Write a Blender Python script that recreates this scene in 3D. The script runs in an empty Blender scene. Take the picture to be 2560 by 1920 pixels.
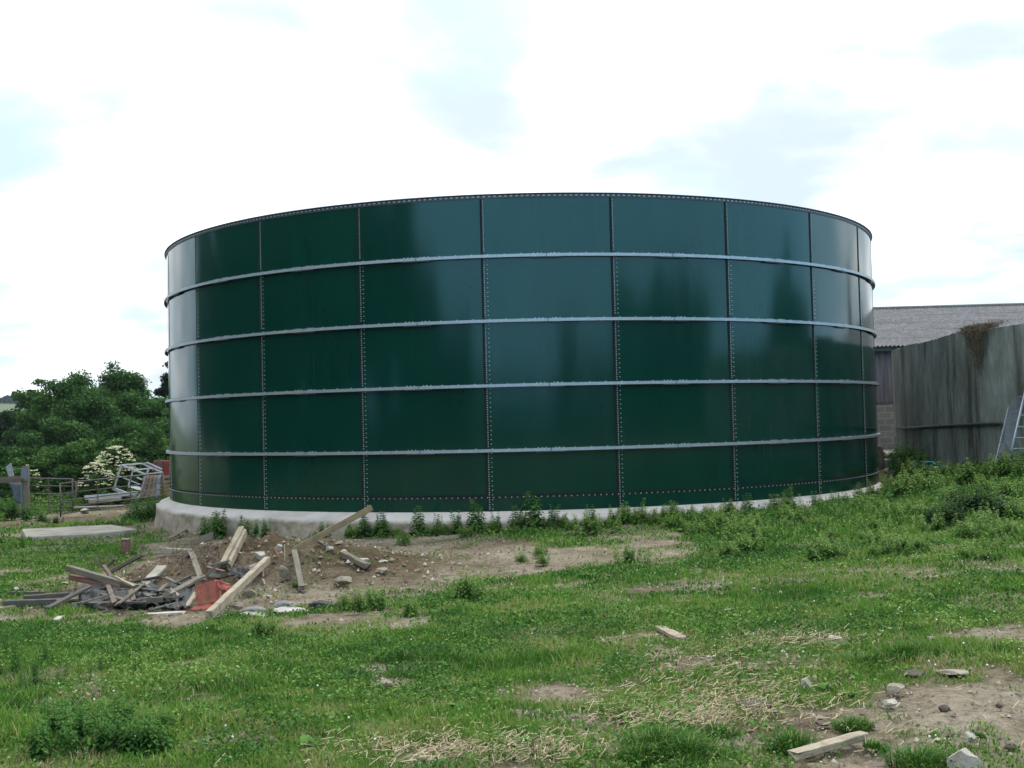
import bpy, bmesh, math, random
import numpy as np
from mathutils import Vector, Matrix
random.seed(7); rng = np.random.default_rng(7)
SC = bpy.context.scene; COL = SC.collection; D2R = math.radians

# ---------------- camera ----------------
EYE = 1.834; FPX = 2809.3; PITCH, ROLL, YAW = .0326, .0243, -.0079
f0 = np.array([math.sin(YAW), math.cos(YAW), 0]); r0 = np.array([math.cos(YAW), -math.sin(YAW), 0])
ez = np.array([0, 0, 1.0])
FW = f0*math.cos(PITCH) + ez*math.sin(PITCH); U0 = -f0*math.sin(PITCH) + ez*math.cos(PITCH)
RT = math.cos(ROLL)*r0 - math.sin(ROLL)*U0; UP = math.sin(ROLL)*r0 + math.cos(ROLL)*U0
cd = bpy.data.cameras.new('camera'); cam = bpy.data.objects.new('camera', cd); COL.objects.link(cam)
cd.sensor_width = 36; cd.lens = 36*FPX/2560; cd.clip_end = 5000; cd.clip_start = .05
cam.matrix_world = Matrix(((RT[0], UP[0], -FW[0], 0), (RT[1], UP[1], -FW[1], 0), (RT[2], UP[2], -FW[2], EYE), (0, 0, 0, 1)))
SC.camera = cam

# ---------------- world, sun, exposure ----------------
SUN_EL, SUN_AZ = 58, 35        # degrees; azimuth clockwise from +Y (view direction)
W = bpy.data.worlds.new('World'); SC.world = W; W.use_nodes = True
nt = W.node_tree; nt.nodes.clear()
def N(nt, t, **k):
    n = nt.nodes.new(t)
    for a, b in k.items(): setattr(n, a, b)
    return n
L = nt.links.new
out = N(nt, 'ShaderNodeOutputWorld'); bg = N(nt, 'ShaderNodeBackground'); bg.inputs[1].default_value = .12
sky = N(nt, 'ShaderNodeTexSky', sky_type='NISHITA', sun_disc=False)
sky.sun_elevation = D2R(SUN_EL); sky.sun_rotation = D2R(SUN_AZ)
tc = N(nt, 'ShaderNodeTexCoord'); sp = N(nt, 'ShaderNodeSeparateXYZ'); L(tc.outputs['Generated'], sp.inputs[0])
mz = N(nt, 'ShaderNodeMath', operation='MAXIMUM'); L(sp.outputs[2], mz.inputs[0]); mz.inputs[1].default_value = 0
az_ = N(nt, 'ShaderNodeMath', operation='ADD'); L(mz.outputs[0], az_.inputs[0]); az_.inputs[1].default_value = .22
dx = N(nt, 'ShaderNodeMath', operation='DIVIDE'); L(sp.outputs[0], dx.inputs[0]); L(az_.outputs[0], dx.inputs[1])
dy = N(nt, 'ShaderNodeMath', operation='DIVIDE'); L(sp.outputs[1], dy.inputs[0]); L(az_.outputs[0], dy.inputs[1])
cx = N(nt, 'ShaderNodeCombineXYZ'); L(dx.outputs[0], cx.inputs[0]); L(dy.outputs[0], cx.inputs[1])
def cloud(scale, off, det, lo, hi):
    mp = N(nt, 'ShaderNodeMapping'); mp.inputs[1].default_value = off; L(cx.outputs[0], mp.inputs[0])
    n = N(nt, 'ShaderNodeTexNoise'); n.inputs['Scale'].default_value = scale; n.inputs['Detail'].default_value = det
    n.inputs['Roughness'].default_value = .5; n.inputs['Distortion'].default_value = .25; L(mp.outputs[0], n.inputs[0])
    r = N(nt, 'ShaderNodeMapRange', interpolation_type='SMOOTHSTEP'); r.inputs[1].default_value = lo; r.inputs[2].default_value = hi
    L(n.outputs[0], r.inputs[0]); return r.outputs[0]
c1 = cloud(1.5, (3.1, 1.7, 0), 5, .33, .55)      # cloud cover over blue
c2 = cloud(2.0, (9.7, .5, 2), 6, .36, .66)      # thick grey bottoms in the cloud
SKYW = (12.8, 12.8, 12.7, 1); SKYG = (5.3, 6.15, 6.8, 1)
mw = N(nt, 'ShaderNodeMix', data_type='RGBA'); L(c2, mw.inputs[0]); mw.inputs[6].default_value = SKYG; mw.inputs[7].default_value = SKYW
mb = N(nt, 'ShaderNodeMix', data_type='RGBA')     # thin blue: sky texture lifted by high haze
mb.inputs[0].default_value = .88; L(sky.outputs[0], mb.inputs[6]); mb.inputs[7].default_value = (5.3, 6.9, 7.7, 1)
ms = N(nt, 'ShaderNodeMix', data_type='RGBA'); L(c1, ms.inputs[0]); L(mb.outputs[2], ms.inputs[6]); L(mw.outputs[2], ms.inputs[7])
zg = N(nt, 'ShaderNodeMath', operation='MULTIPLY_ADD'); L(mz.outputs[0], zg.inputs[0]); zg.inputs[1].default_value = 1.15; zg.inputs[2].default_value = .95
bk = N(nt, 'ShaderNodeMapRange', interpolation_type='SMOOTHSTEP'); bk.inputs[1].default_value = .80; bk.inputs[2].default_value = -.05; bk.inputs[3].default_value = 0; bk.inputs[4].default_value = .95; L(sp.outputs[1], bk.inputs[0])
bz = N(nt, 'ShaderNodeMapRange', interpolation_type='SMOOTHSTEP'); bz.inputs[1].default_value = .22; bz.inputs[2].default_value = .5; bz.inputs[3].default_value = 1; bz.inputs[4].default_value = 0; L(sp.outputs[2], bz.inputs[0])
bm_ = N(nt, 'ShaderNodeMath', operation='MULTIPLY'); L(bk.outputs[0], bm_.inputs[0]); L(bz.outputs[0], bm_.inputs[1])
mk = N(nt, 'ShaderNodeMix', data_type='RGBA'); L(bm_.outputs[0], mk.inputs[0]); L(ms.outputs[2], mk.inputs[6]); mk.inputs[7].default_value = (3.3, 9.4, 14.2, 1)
vs_ = N(nt, 'ShaderNodeVectorMath', operation='SCALE'); hz = N(nt, 'ShaderNodeMapRange', interpolation_type='SMOOTHSTEP'); hz.inputs[1].default_value = .04; hz.inputs[2].default_value = .30; hz.inputs[3].default_value = .16; hz.inputs[4].default_value = 0; L(sp.outputs[2], hz.inputs[0])
hf = N(nt, 'ShaderNodeMapRange', interpolation_type='SMOOTHSTEP'); hf.inputs[1].default_value = 0; hf.inputs[2].default_value = .45; L(sp.outputs[1], hf.inputs[0])
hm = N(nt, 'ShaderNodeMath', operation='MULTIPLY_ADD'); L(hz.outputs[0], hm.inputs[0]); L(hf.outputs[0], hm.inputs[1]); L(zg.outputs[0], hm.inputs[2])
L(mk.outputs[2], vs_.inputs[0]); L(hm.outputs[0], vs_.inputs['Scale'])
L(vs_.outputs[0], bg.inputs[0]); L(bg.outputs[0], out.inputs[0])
sl = bpy.data.lights.new('sun', 'SUN'); sl.energy = 2.3; sl.angle = D2R(14); sl.color = (1, .96, .9)
so = bpy.data.objects.new('sun', sl); COL.objects.link(so)
sd = Vector((math.sin(D2R(SUN_AZ))*math.cos(D2R(SUN_EL)), math.cos(D2R(SUN_AZ))*math.cos(D2R(SUN_EL)), math.sin(D2R(SUN_EL))))
so.rotation_euler = sd.to_track_quat('Z', 'Y').to_euler()
SC.view_settings.view_transform = 'Standard'; SC.view_settings.look = 'None'
SC.view_settings.exposure = 0.0; SC.view_settings.gamma = 1
SC.render.engine = 'CYCLES'

# ---------------- helpers ----------------
def hsh(ix, iy, seed):
    h = (ix.astype(np.int64)*374761393 + iy.astype(np.int64)*668265263 + seed*982451653) & 0xffffffff
    h = ((h ^ (h >> 13))*1274126177) & 0xffffffff
    return ((h ^ (h >> 16)) & 0xffff)/65535.0
def vn(x, y, seed=0):
    x = np.asarray(x, float); y = np.asarray(y, float)
    ix = np.floor(x); iy = np.floor(y); fx = x-ix; fy = y-iy; fx = fx*fx*(3-2*fx); fy = fy*fy*(3-2*fy)
    ix = ix.astype(np.int64); iy = iy.astype(np.int64)
    a = hsh(ix, iy, seed); b = hsh(ix+1, iy, seed); c = hsh(ix, iy+1, seed); d = hsh(ix+1, iy+1, seed)
    return a+(b-a)*fx+(c-a)*fy+(a-b-c+d)*fx*fy
def fbm(x, y, seed=0, o=4):
    s = 0; a = .5; t = 0
    for i in range(o):
        s = s+a*vn(np.asarray(x)*2**i+17.3*i, np.asarray(y)*2**i-9.1*i, seed+i); t += a; a *= .5
    return s/t
def sstep(a, b, x): t = np.clip((x-a)/(b-a), 0, 1); return t*t*(3-2*t)

CP = np.array([(0,0,.25),(-3,3,.22),(3,3,.28),(0,7,.1),(-5,8,0),(5,8,.25),(0,12,-.1),(-5,13,-.35),(5,13,.1),(8,14,.3),
 (0,18,-.25),(-6,18,-.45),(6,18,-.05),(9.5,19,.35),(0,22.5,-.32),(-5,23.5,-.55),(-9,25,-.58),(5,23.5,-.3),(8,25.5,-.25),
 (9.9,29,.1),(11,32,.4),(12,36,.42),(12,42,.45),(15,24,.5),(20,35,.5),(-9,31,-.7),(-14,30,-.8),(-14,37,-1),(-10,40,-.95),
 (-20,45,-1.3),(-14,50,-1.3),(0,50,-.5),(30,50,.5),(-30,30,-1.5),(-15,5,-.2),(15,5,.6),(0,-10,.4),(25,10,.7),(-22,60,-1.8),(40,30,.6),(0,-30,.5),(10.6,27,.46),(10.7,24,.5),(10.9,30,.46),(10.6,21.5,.48),(9.2,23.8,.2),(-40,60,-2.4),(40,60,.5)], float)
def _tps(r2): return np.where(r2 > 1e-9, r2*np.log(np.maximum(r2, 1e-9)), 0)
_n = len(CP); _K = _tps(((CP[:, None, :2]-CP[None, :, :2])**2).sum(2)) + np.eye(_n)*.8
_A = np.zeros((_n+3, _n+3)); _A[:_n, :_n] = _K; _A[:_n, _n] = 1; _A[:_n, _n+1:] = CP[:, :2]; _A[_n, :_n] = 1; _A[_n+1:, :_n] = CP[:, :2].T
_w = np.linalg.solve(_A, np.append(CP[:, 2], [0, 0, 0]))
BUMPS = [(-4.6, 16.6, 1.3, 1.2, .42), (-3.4, 16.8, 1.2, 1.0, .26), (-2.3, 16.4, 1.1, 1.2, .2)]
def H(x, y):
    x = np.asarray(x, float); y = np.asarray(y, float)
    cx_ = np.clip(x, -60, 60); cy_ = np.clip(y, -50, 80)
    z = _w[_n]+_w[_n+1]*cx_+_w[_n+2]*cy_
    for i in range(_n): z = z+_w[i]*_tps((cx_-CP[i, 0])**2+(cy_-CP[i, 1])**2)
    r = np.hypot(x, y-20); b = sstep(34, 75, r)
    z = z*(1-b) + b*(-.8-1.2*sstep(0, 60, -x+np.abs(y)*0))
    z = z - 7*sstep(70, 230, r)*sstep(0, 60, y)
    hx = (x+290)/190; hy = (y-600)/150
    z = z + 24.3*np.exp(-(hx*hx+hy*hy)) + 9*sstep(300, 900, r)
    z = z + (fbm(x*.35, y*.35, 5, 3)-.5)*.12*(1-b) + (fbm(x*2.1, y*2.1, 9, 3)-.5)*.05*(1-b)
    near = np.zeros_like(z)
    for bx, by, sx, sy, hh in BUMPS: near = near+hh*np.exp(-(((x-bx)/sx)**2+((y-by)/sy)**2)**1.3)
    return z + near*(1+.35*(fbm(x*3, y*3, 21, 3)-.5)) + near*.25*(fbm(x*9, y*9, 31, 2)-.5)
def earth(x, y):
    e = np.zeros_like(x)
    for bx, by, sx, sy, hh in BUMPS[:3]: e = np.maximum(e, np.exp(-(((x-bx)/(sx*1.25))**2+((y-by)/(sy*1.2))**2)**1.6))
    e = np.maximum(e, .8*np.exp(-(((x+13.5)/5)**2+((y-35)/4)**2)**2))
    return np.clip(e*(.55+.9*fbm(x*2.5, y*2.5, 200, 3)), 0, 1)
def dirpx(px, py): return FW + RT*(px-1280)/FPX + UP*(960-py)/FPX      # forward component 1
_T = np.exp(np.linspace(math.log(3), math.log(120), 900))
def at(px, py, lift=0.0):
    d = dirpx(px, py); X = d[0]*_T; Y = d[1]*_T; Z = EYE+d[2]*_T
    g = Z-(H(X, Y)+lift); i = np.argmax(g < 0)
    if g[i] >= 0: i = len(_T)-1
    if i == 0: t = _T[0]
    else: a, b = g[i-1], g[i]; t = _T[i-1]+(_T[i]-_T[i-1])*a/(a-b)
    return Vector((d[0]*t, d[1]*t, EYE+d[2]*t))
def PD(px, py, dep): d = dirpx(px, py); return Vector((d[0]*dep, d[1]*dep, EYE+d[2]*dep))
def gz(x, y): return float(H(np.array([x]), np.array([y]))[0])
def depth(p): return p[0]*FW[0]+p[1]*FW[1]+(p[2]-EYE)*FW[2]

MATS = {}
def mat(name, build):
    if name in MATS: return MATS[name]
    m = bpy.data.materials.new(name); m.use_nodes = True; nt = m.node_tree; nt.nodes.clear()
    o = N(nt, 'ShaderNodeOutputMaterial'); b = N(nt, 'ShaderNodeBsdfPrincipled'); nt.links.new(b.outputs[0], o.inputs[0])
    build(nt, b, o); MATS[name] = m; return m
def ramp(nt, fac, stops):
    r = N(nt, 'ShaderNodeValToRGB'); e = r.color_ramp.elements
    e[0].position = stops[0][0]; e[0].color = (*stops[0][1], 1); e[1].position = stops[-1][0]; e[1].color = (*stops[-1][1], 1)
    for p, c in stops[1:-1]: q = e.new(p); q.color = (*c, 1)
    nt.links.new(fac, r.inputs[0]); return r.outputs[0]
def noise(nt, scale, det=4, rough=.55, sc=(1, 1, 1), coord='Object', dist=0):
    t = N(nt, 'ShaderNodeTexCoord'); mp = N(nt, 'ShaderNodeMapping'); mp.inputs[3].default_value = sc
    nt.links.new(t.outputs[coord], mp.inputs[0]); n = N(nt, 'ShaderNodeTexNoise')
    n.inputs['Scale'].default_value = scale; n.inputs['Detail'].default_value = det; n.inputs['Roughness'].default_value = rough
    n.inputs['Distortion'].default_value = dist
    nt.links.new(mp.outputs[0], n.inputs[0]); return n.outputs[0]
def bump(nt, b, h, st, dist=.01):
    n = N(nt, 'ShaderNodeBump'); n.inputs['Strength'].default_value = st; n.inputs['Distance'].default_value = dist
    nt.links.new(h, n.inputs['Height']); nt.links.new(n.outputs[0], b.inputs['Normal'])
def mixc(nt, fac, a, b, bt='MIX'):
    m = N(nt, 'ShaderNodeMix', data_type='RGBA', blend_type=bt)
    for s, i in ((fac, 0), (a, 6), (b, 7)):
        if hasattr(s, 'links'): nt.links.new(s, m.inputs[i])
        elif i == 0: m.inputs[0].default_value = s
        else: m.inputs[i].default_value = (*s, 1)
    return m.outputs[2]
def simple(name, stops, scale=3, rough=.8, bst=.3, bscale=None, sc=(1, 1, 1), metal=0, det=5, bdist=.01, spec=.5):
    def f(nt, b, o):
        n = noise(nt, scale, det, .6, sc); nt.links.new(ramp(nt, n, stops), b.inputs['Base Color'])
        b.inputs['Roughness'].default_value = rough; b.inputs['Metallic'].default_value = metal
        b.inputs['Specular IOR Level'].default_value = spec
        bump(nt, b, noise(nt, bscale or scale*3, 5, .65, sc), bst, bdist)
    return mat(name, f)

def tag(o, label=None, cat=None, group=None, kind=None):
    if label: o['label'] = label
    if cat: o['category'] = cat
    if group: o['group'] = group
    if kind: o['kind'] = kind
    return o
def empty(name, loc, rz=0, **k):
    o = bpy.data.objects.new(name, None); COL.objects.link(o); o.location = loc; o.rotation_euler = (0, 0, rz)
    o.empty_display_size = .1; return tag(o, **k)
class MB:
    def __init__(s): s.v = []; s.f = []
    def add(s, vs, fs):
        n = len(s.v); s.v += [tuple(v) for v in vs]; s.f += [tuple(i+n for i in f) for f in fs]; return s
    def box(s, c, d, M=None):
        x, y, z = d[0]/2, d[1]/2, d[2]/2
        vs = [Vector((a*x, b*y, e*z)) for a in (-1, 1) for b in (-1, 1) for e in (-1, 1)]
        if M is not None: vs = [M @ v for v in vs]
        vs = [v+Vector(c) for v in vs]
        return s.add(vs, [(0, 1, 3, 2), (4, 6, 7, 5), (0, 4, 5, 1), (2, 3, 7, 6), (0, 2, 6, 4), (1, 5, 7, 3)])
    def bar(s, a, b, w, t, up=(0, 0, 1)):      # box beam a->b
        a = Vector(a); b = Vector(b); d = (b-a).normalized(); u = Vector(up); sd = d.cross(u)
        if sd.length < 1e-3: sd = d.cross(Vector((1, 0, 0)))
        sd.normalize(); u = sd.cross(d)
        vs = [p+sd*(i*w/2)+u*(j*t/2) for p in (a, b) for i, j in ((-1, -1), (1, -1), (1, 1), (-1, 1))]
        return s.add(vs, [(3, 2, 1, 0), (4, 5, 6, 7), (0, 1, 5, 4), (1, 2, 6, 5), (2, 3, 7, 6), (3, 0, 4, 7)])
    def tube(s, pts, r, n=8, r2=None):
        pts = [Vector(p) for p in pts]; base = len(s.v); m = len(pts)
        for i, p in enumerate(pts):
            d = (pts[min(i+1, m-1)]-pts[max(i-1, 0)]).normalized()
            u = d.cross(Vector((0, 0, 1)));
            if u.length < 1e-2: u = d.cross(Vector((1, 0, 0)))
            u.normalize(); w = u.cross(d)
            rr = r if r2 is None else r+(r2-r)*i/(m-1)
            for k in range(n): a = 2*math.pi*k/n; s.v.append(tuple(p+u*(math.cos(a)*rr)+w*(math.sin(a)*rr)))
        for i in range(m-1):
            for k in range(n): q = base+i*n; s.f.append((q+k, q+(k+1) % n, q+n+(k+1) % n, q+n+k))
        s.f.append(tuple(base+k for k in range(n))[::-1]); s.f.append(tuple(base+(m-1)*n+k for k in range(n)))
        return s
    def build(s, name, m, parent=None, smooth=False, bev=0):
        me = bpy.data.meshes.new(name); me.from_pydata(s.v, [], s.f); me.materials.append(m)
        o = bpy.data.objects.new(name, me); COL.objects.link(o)
        if smooth: me.shade_smooth()
        bm = bmesh.new(); bm.from_mesh(me); bmesh.ops.recalc_face_normals(bm, faces=bm.faces); bm.to_mesh(me); bm.free()
        if parent is not None: o.parent = parent
        if bev: q = o.modifiers.new('bevel', 'BEVEL'); q.width = bev; q.segments = 2; q.limit_method = 'ANGLE'
        return o
def npmesh(name, V, F, m, attrs=None, smooth=False, parent=None, loc=None):
    """V (n,3); F list of (count,k) int arrays"""
    me = bpy.data.meshes.new(name); me.vertices.add(len(V)); me.vertices.foreach_set('co', np.ascontiguousarray(V, np.float32).ravel())
    ni = sum(f.size for f in F); nf = sum(len(f) for f in F)
    me.loops.add(ni); me.polygons.add(nf)
    me.loops.foreach_set('vertex_index', np.concatenate([f.ravel() for f in F]).astype(np.int32))
    st = []; c = 0
    for f in F: st.append(c+np.arange(len(f))*f.shape[1]); c += f.size
    me.polygons.foreach_set('loop_start', np.concatenate(st).astype(np.int32))
    if smooth: me.polygons.foreach_set('use_smooth', np.ones(nf, bool))
    me.update(calc_edges=True); me.validate()
    for k, a in (attrs or {}).items():
        t = me.attributes.new(k, 'FLOAT', 'POINT'); t.data.foreach_set('value', np.ascontiguousarray(a, np.float32))
    if m: me.materials.append(m)
    o = bpy.data.objects.new(name, me); COL.objects.link(o)
    if parent is not None: o.parent = parent
    if loc is not None: o.location = loc
    return o
def leaves_np(C, S, rg, up=.35, asp=1.7, tint=None, out=None):
    """folded pointed leaves at C with size S -> V, F(quads), tint"""
    n = len(C); nr = rg.normal(size=(n, 3));
    if out is not None: nr = nr*.8+out
    nr[:, 2] += up; nr /= np.linalg.norm(nr, axis=1)[:, None]
    a = rg.normal(size=(n, 3)); a -= (a*nr).sum(1)[:, None]*nr; a /= np.linalg.norm(a, axis=1)[:, None]
    b = np.cross(nr, a); S = S[:, None]
    V = np.stack([C-a*S*asp/2, C+b*S*.5+nr*S*.08, C+a*S*asp/2-nr*S*.15, C-b*S*.5+nr*S*.08], 1)
    F = np.arange(n*4).reshape(n, 4)
    t = np.repeat(tint if tint is not None else rg.random(n), 4)
    return V.reshape(-1, 3), F, t
def leafmat(name, stops, trans=.35, rough=.65, spec=.15):
    def f(nt, b, o):
        at_ = N(nt, 'ShaderNodeAttribute', attribute_name='tint'); c = ramp(nt, at_.outputs['Fac'], stops)
        nt.links.new(c, b.inputs['Base Color']); b.inputs['Roughness'].default_value = rough
        b.inputs['Specular IOR Level'].default_value = spec
        tr = N(nt, 'ShaderNodeBsdfTranslucent'); nt.links.new(mixc(nt, .5, c, (.3, .5, .08), 'MULTIPLY'), tr.inputs[0])
        tr2 = N(nt, 'ShaderNodeMixShader'); tr2.inputs[0].default_value = trans
        nt.links.new(b.outputs[0], tr2.inputs[1]); nt.links.new(tr.outputs[0], tr2.inputs[2]); nt.links.new(tr2.outputs[0], o.inputs[0])
    return mat(name, f)

# materials
CONC = simple('concrete', [(.25, (.20, .175, .14)), (.5, (.30, .27, .22)), (.75, (.38, .35, .31))], 6, .9, .5)
CONC_PALE = simple('pale_concrete', [(.3, (.30, .265, .22)), (.6, (.42, .39, .35)), (.8, (.50, .47, .43))], 5, .9, .4)
STONE = simple('stone', [(.25, (.14, .11, .08)), (.5, (.25, .205, .155)), (.75, (.36, .31, .25))], 9, .9, .7, bdist=.02)
STONE_PALE = simple('pale_stone', [(.25, (.26, .22, .18)), (.55, (.40, .36, .31)), (.8, (.52, .48, .43))], 9, .9, .6, bdist=.02)
MUDM = simple('mud', [(.3, (.045, .035, .028)), (.6, (.09, .07, .05)), (.8, (.15, .12, .09))], 12, .8, .8, bdist=.02)
GALV = simple('galvanised_steel', [(.3, (.30, .33, .36)), (.55, (.42, .45, .49)), (.8, (.54, .57, .61))], 30, .42, .1, metal=.55)
DARKST = simple('dark_steel', [(.3, (.05, .05, .055)), (.7, (.10, .10, .11))], 20, .5, .1, metal=.4)
SEAL = simple('sealant', [(.3, (.008, .008, .011)), (.7, (.018, .016, .022))], 20, .75, .1, spec=.15)
BOLT = simple('bolt_metal', [(.3, (.26, .28, .29)), (.7, (.50, .53, .54))], 40, .5, .05, metal=.2)
GATE = simple('gate_steel', [(.3, (.07, .06, .055)), (.55, (.13, .11, .10)), (.8, (.24, .21, .19))], 14, .75, .2, metal=.2)
WHITEST = simple('white_steel', [(.25, (.30, .31, .34)), (.6, (.44, .46, .49)), (.8, (.54, .56, .59))], 8, .5, .1)
SHEETM = simple('grey_sheet', [(.25, (.10, .11, .14)), (.6, (.17, .185, .215)), (.8, (.23, .245, .27))], 4, .6, .2)
BLUEDK = simple('blue_sheet', [(.25, (.035, .045, .07)), (.6, (.06, .075, .11)), (.8, (.09, .11, .14))], 4, .6, .2)
REDP = simple('red_plastic', [(.25, (.24, .05, .035)), (.6, (.36, .075, .05)), (.8, (.46, .13, .09))], 6, .5, .2)
REDPT = simple('red_paint', [(.25, (.14, .02, .02)), (.7, (.24, .04, .035))], 6, .6, .2)
BLACKP = simple('black_plastic', [(.3, (.010, .010, .011)), (.65, (.025, .024, .024)), (.85, (.07, .065, .06))], 7, .6, .9, bscale=9, bdist=.03)
BLUET = simple('blue_tarp', [(.25, (.01, .20, .30)), (.7, (.05, .38, .48))], 6, .45, .6, bdist=.02)
SACK = simple('sack', [(.25, (.11, .10, .095)), (.6, (.19, .175, .165)), (.8, (.27, .25, .24))], 6, .6, .5)
PIPEM = simple('black_pipe', [(.3, (.012, .012, .015)), (.7, (.03, .03, .035))], 9, .5, .1)
REDPIPE = simple('orange_pipe', [(.3, (.42, .06, .03)), (.7, (.55, .10, .06))], 9, .4, .1)
TWIG = simple('twig_bark', [(.3, (.09, .06, .045)), (.7, (.20, .145, .11))], 9, .9, .3)
BARK = simple('tree_bark', [(.3, (.035, .028, .02)), (.7, (.10, .08, .06))], 7, .95, .8)
def wood(name, dark, mid, light, end=None):
    def f(nt, b, o):
        g = noise(nt, 6, 6, .7, (.35, 9, 9), dist=.4); p = noise(nt, 2.3, 3)
        c = ramp(nt, g, [(.28, dark), (.5, mid), (.72, light)])
        c = mixc(nt, p, c, mixc(nt, .7, c, dark, 'MULTIPLY')) if False else c
        t = N(nt, 'ShaderNodeMapRange'); t.inputs[1].default_value = .35; t.inputs[2].default_value = .7; t.inputs[3].default_value = 0; t.inputs[4].default_value = .5
        nt.links.new(p, t.inputs[0]); c = mixc(nt, t.outputs[0], c, tuple(x*.62 for x in mid))
        k = N(nt, 'ShaderNodeMapRange'); k.inputs[1].default_value = .60; k.inputs[2].default_value = .68; k.inputs[4].default_value = .75; nt.links.new(noise(nt, 9, 4, .7, (.22, 5, 5), dist=.6), k.inputs[0])
        c = mixc(nt, k.outputs[0], c, tuple(x*.35 for x in dark))
        d = N(nt, 'ShaderNodeMapRange'); d.inputs[1].default_value = .5; d.inputs[2].default_value = .72; d.inputs[4].default_value = .65; nt.links.new(noise(nt, 4.5, 6, .7), d.inputs[0])
        c = mixc(nt, d.outputs[0], c, (.12, .09, .062))
        nt.links.new(c, b.inputs['Base Color']); b.inputs['Roughness'].default_value = .9
        bump(nt, b, g, .8, .01)
    return mat(name, f)
W_PALE = wood('pale_weathered_wood', (.19, .145, .095), (.36, .295, .21), (.50, .435, .34))
W_GREY = wood('grey_weathered_wood', (.08, .068, .052), (.17, .145, .11), (.27, .24, .195))
W_DARK = wood('dark_wet_wood', (.03, .028, .028), (.075, .07, .068), (.15, .14, .135))
W_NEW = wood('sawn_wood', (.17, .12, .065), (.29, .215, .125), (.40, .31, .20))
W_RED = wood('red_stained_wood', (.10, .035, .028), (.22, .10, .08), (.33, .22, .19))
W_BROWN = wood('brown_wood', (.06, .04, .03), (.15, .11, .085), (.26, .21, .17))
W_CUT = simple('cut_wood', [(.3, (.42, .26, .12)), (.7, (.6, .42, .24))], 20, .8, .3)

# ---------------- terrain ----------------
SOILPX = [(240,1385,1000,1535,1),(300,1330,760,1420,1),(400,1310,760,1380,1),(760,1350,1220,1500,1),(1050,1352,1480,1450,1),(1400,1358,1800,1412,.9),(-120,1268,420,1312,1),
 (380,1300,720,1400,.9),(1900,1730,2700,1870,1),(2150,1690,2700,1790,1),(1780,1735,2200,1800,.9),(1980,1790,2420,1860,.8),
 (860,1845,1560,1905,.65),(1500,1590,1760,1628,.7),(1980,1548,2130,1580,.7),(1350,1568,1460,1592,.6),
 (640,1535,880,1585,.6),(280,1528,600,1572,.75),(1600,1620,1850,1680,.4),(1560,1770,1860,1830,.7),(1780,1580,2180,1630,.5),
 (900,1350,1350,1400,.6),(1940,1280,2060,1330,.7),(2280,1150,2420,1215,.6),(2080,1740,2500,1770,.9),(900,1680,1000,1740,.5),(1280,1700,1400,1730,.45)]
SOIL = []
for x0, y0, x1, y1, s_ in SOILPX:
    a = at((x0+x1)/2, y0); b = at((x0+x1)/2, y1); c = (a+b)/2; dd = depth(c)
    SOIL.append((c.x, c.y, (x1-x0)/2*dd/FPX, max((a-b).length/2, .12), math.atan2(c.x, c.y), s_))
SOIL += [(-4.6, 17.8, 2.7, 3.0, 0, 1), (-3.6, 20.2, 3.4, 2.8, 0, 1), (-5.6, 22.0, 2.2, 1.8, 0, .9)]
def soil(x, y):
    m = np.zeros_like(x)
    wx = x+(fbm(x*1.3, y*1.3, 40, 3)-.5)*1.3; wy = y+(fbm(x*1.3, y*1.3, 50, 3)-.5)*1.6
    for cx_, cy_, rx, ry, an, s_ in SOIL:
        ca, sa = math.cos(an), math.sin(an); dx_ = (wx-cx_)*ca-(wy-cy_)*sa; dy_ = (wx-cx_)*sa+(wy-cy_)*ca
        q = np.sqrt((dx_/rx)**2+(dy_/ry)**2); m = np.maximum(m, s_*(1-sstep(.72, 1.15, q)))
    rt = np.hypot(x, y-32.685); m = np.maximum(m, (1-sstep(10.3, 11.0, rt+(fbm(x, y, 77, 3)-.5)*1.2))*sstep(3, -3, x))
    m = m + .7*sstep(.58, .72, fbm(x*.55, y*.55, 60, 4))*(1-.85*sstep(2, 4, x)*sstep(10, 13, y)) + .7*sstep(.54, .70, fbm(x*1.9, y*1.9, 61, 3))
    return np.clip(m*.93 + (fbm(x*5, y*5, 62, 3)-.5)*.55*(m > .03), 0, 1)

def axis(lo, hi, step, far, g):
    a = [lo]; s = step
    while a[0] > -far: s *= g; a.insert(0, a[0]-s)
    b = list(np.arange(lo+step, hi, step)); s = step; e = [hi]
    while e[-1] < far: s *= g; e.append(e[-1]+s)
    return np.array(a+b+e)
gx = axis(-12, 13, .1, 900, 1.09); gy = axis(3.5, 31, .1, 900, 1.09)
X, Y = np.meshgrid(gx, gy); Z = H(X, Y)
S = soil(X, Y); rr = np.hypot(X, Y); S = np.where(rr > 90, .25, S)
far = sstep(250, 420, rr)
near = (rr < 60)
Z = Z - near*0.012*S + near*S*((fbm(X*5, Y*5, 90, 4)-.5)*.10-.03*np.abs(fbm(X*1.7, Y*3.1, 95, 3)-.5))
nx, ny = len(gx), len(gy); ii = np.arange(nx*ny).reshape(ny, nx)
Fq = np.stack([ii[:-1, :-1], ii[:-1, 1:], ii[1:, 1:], ii[1:, :-1]], -1).reshape(-1, 4)
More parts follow.
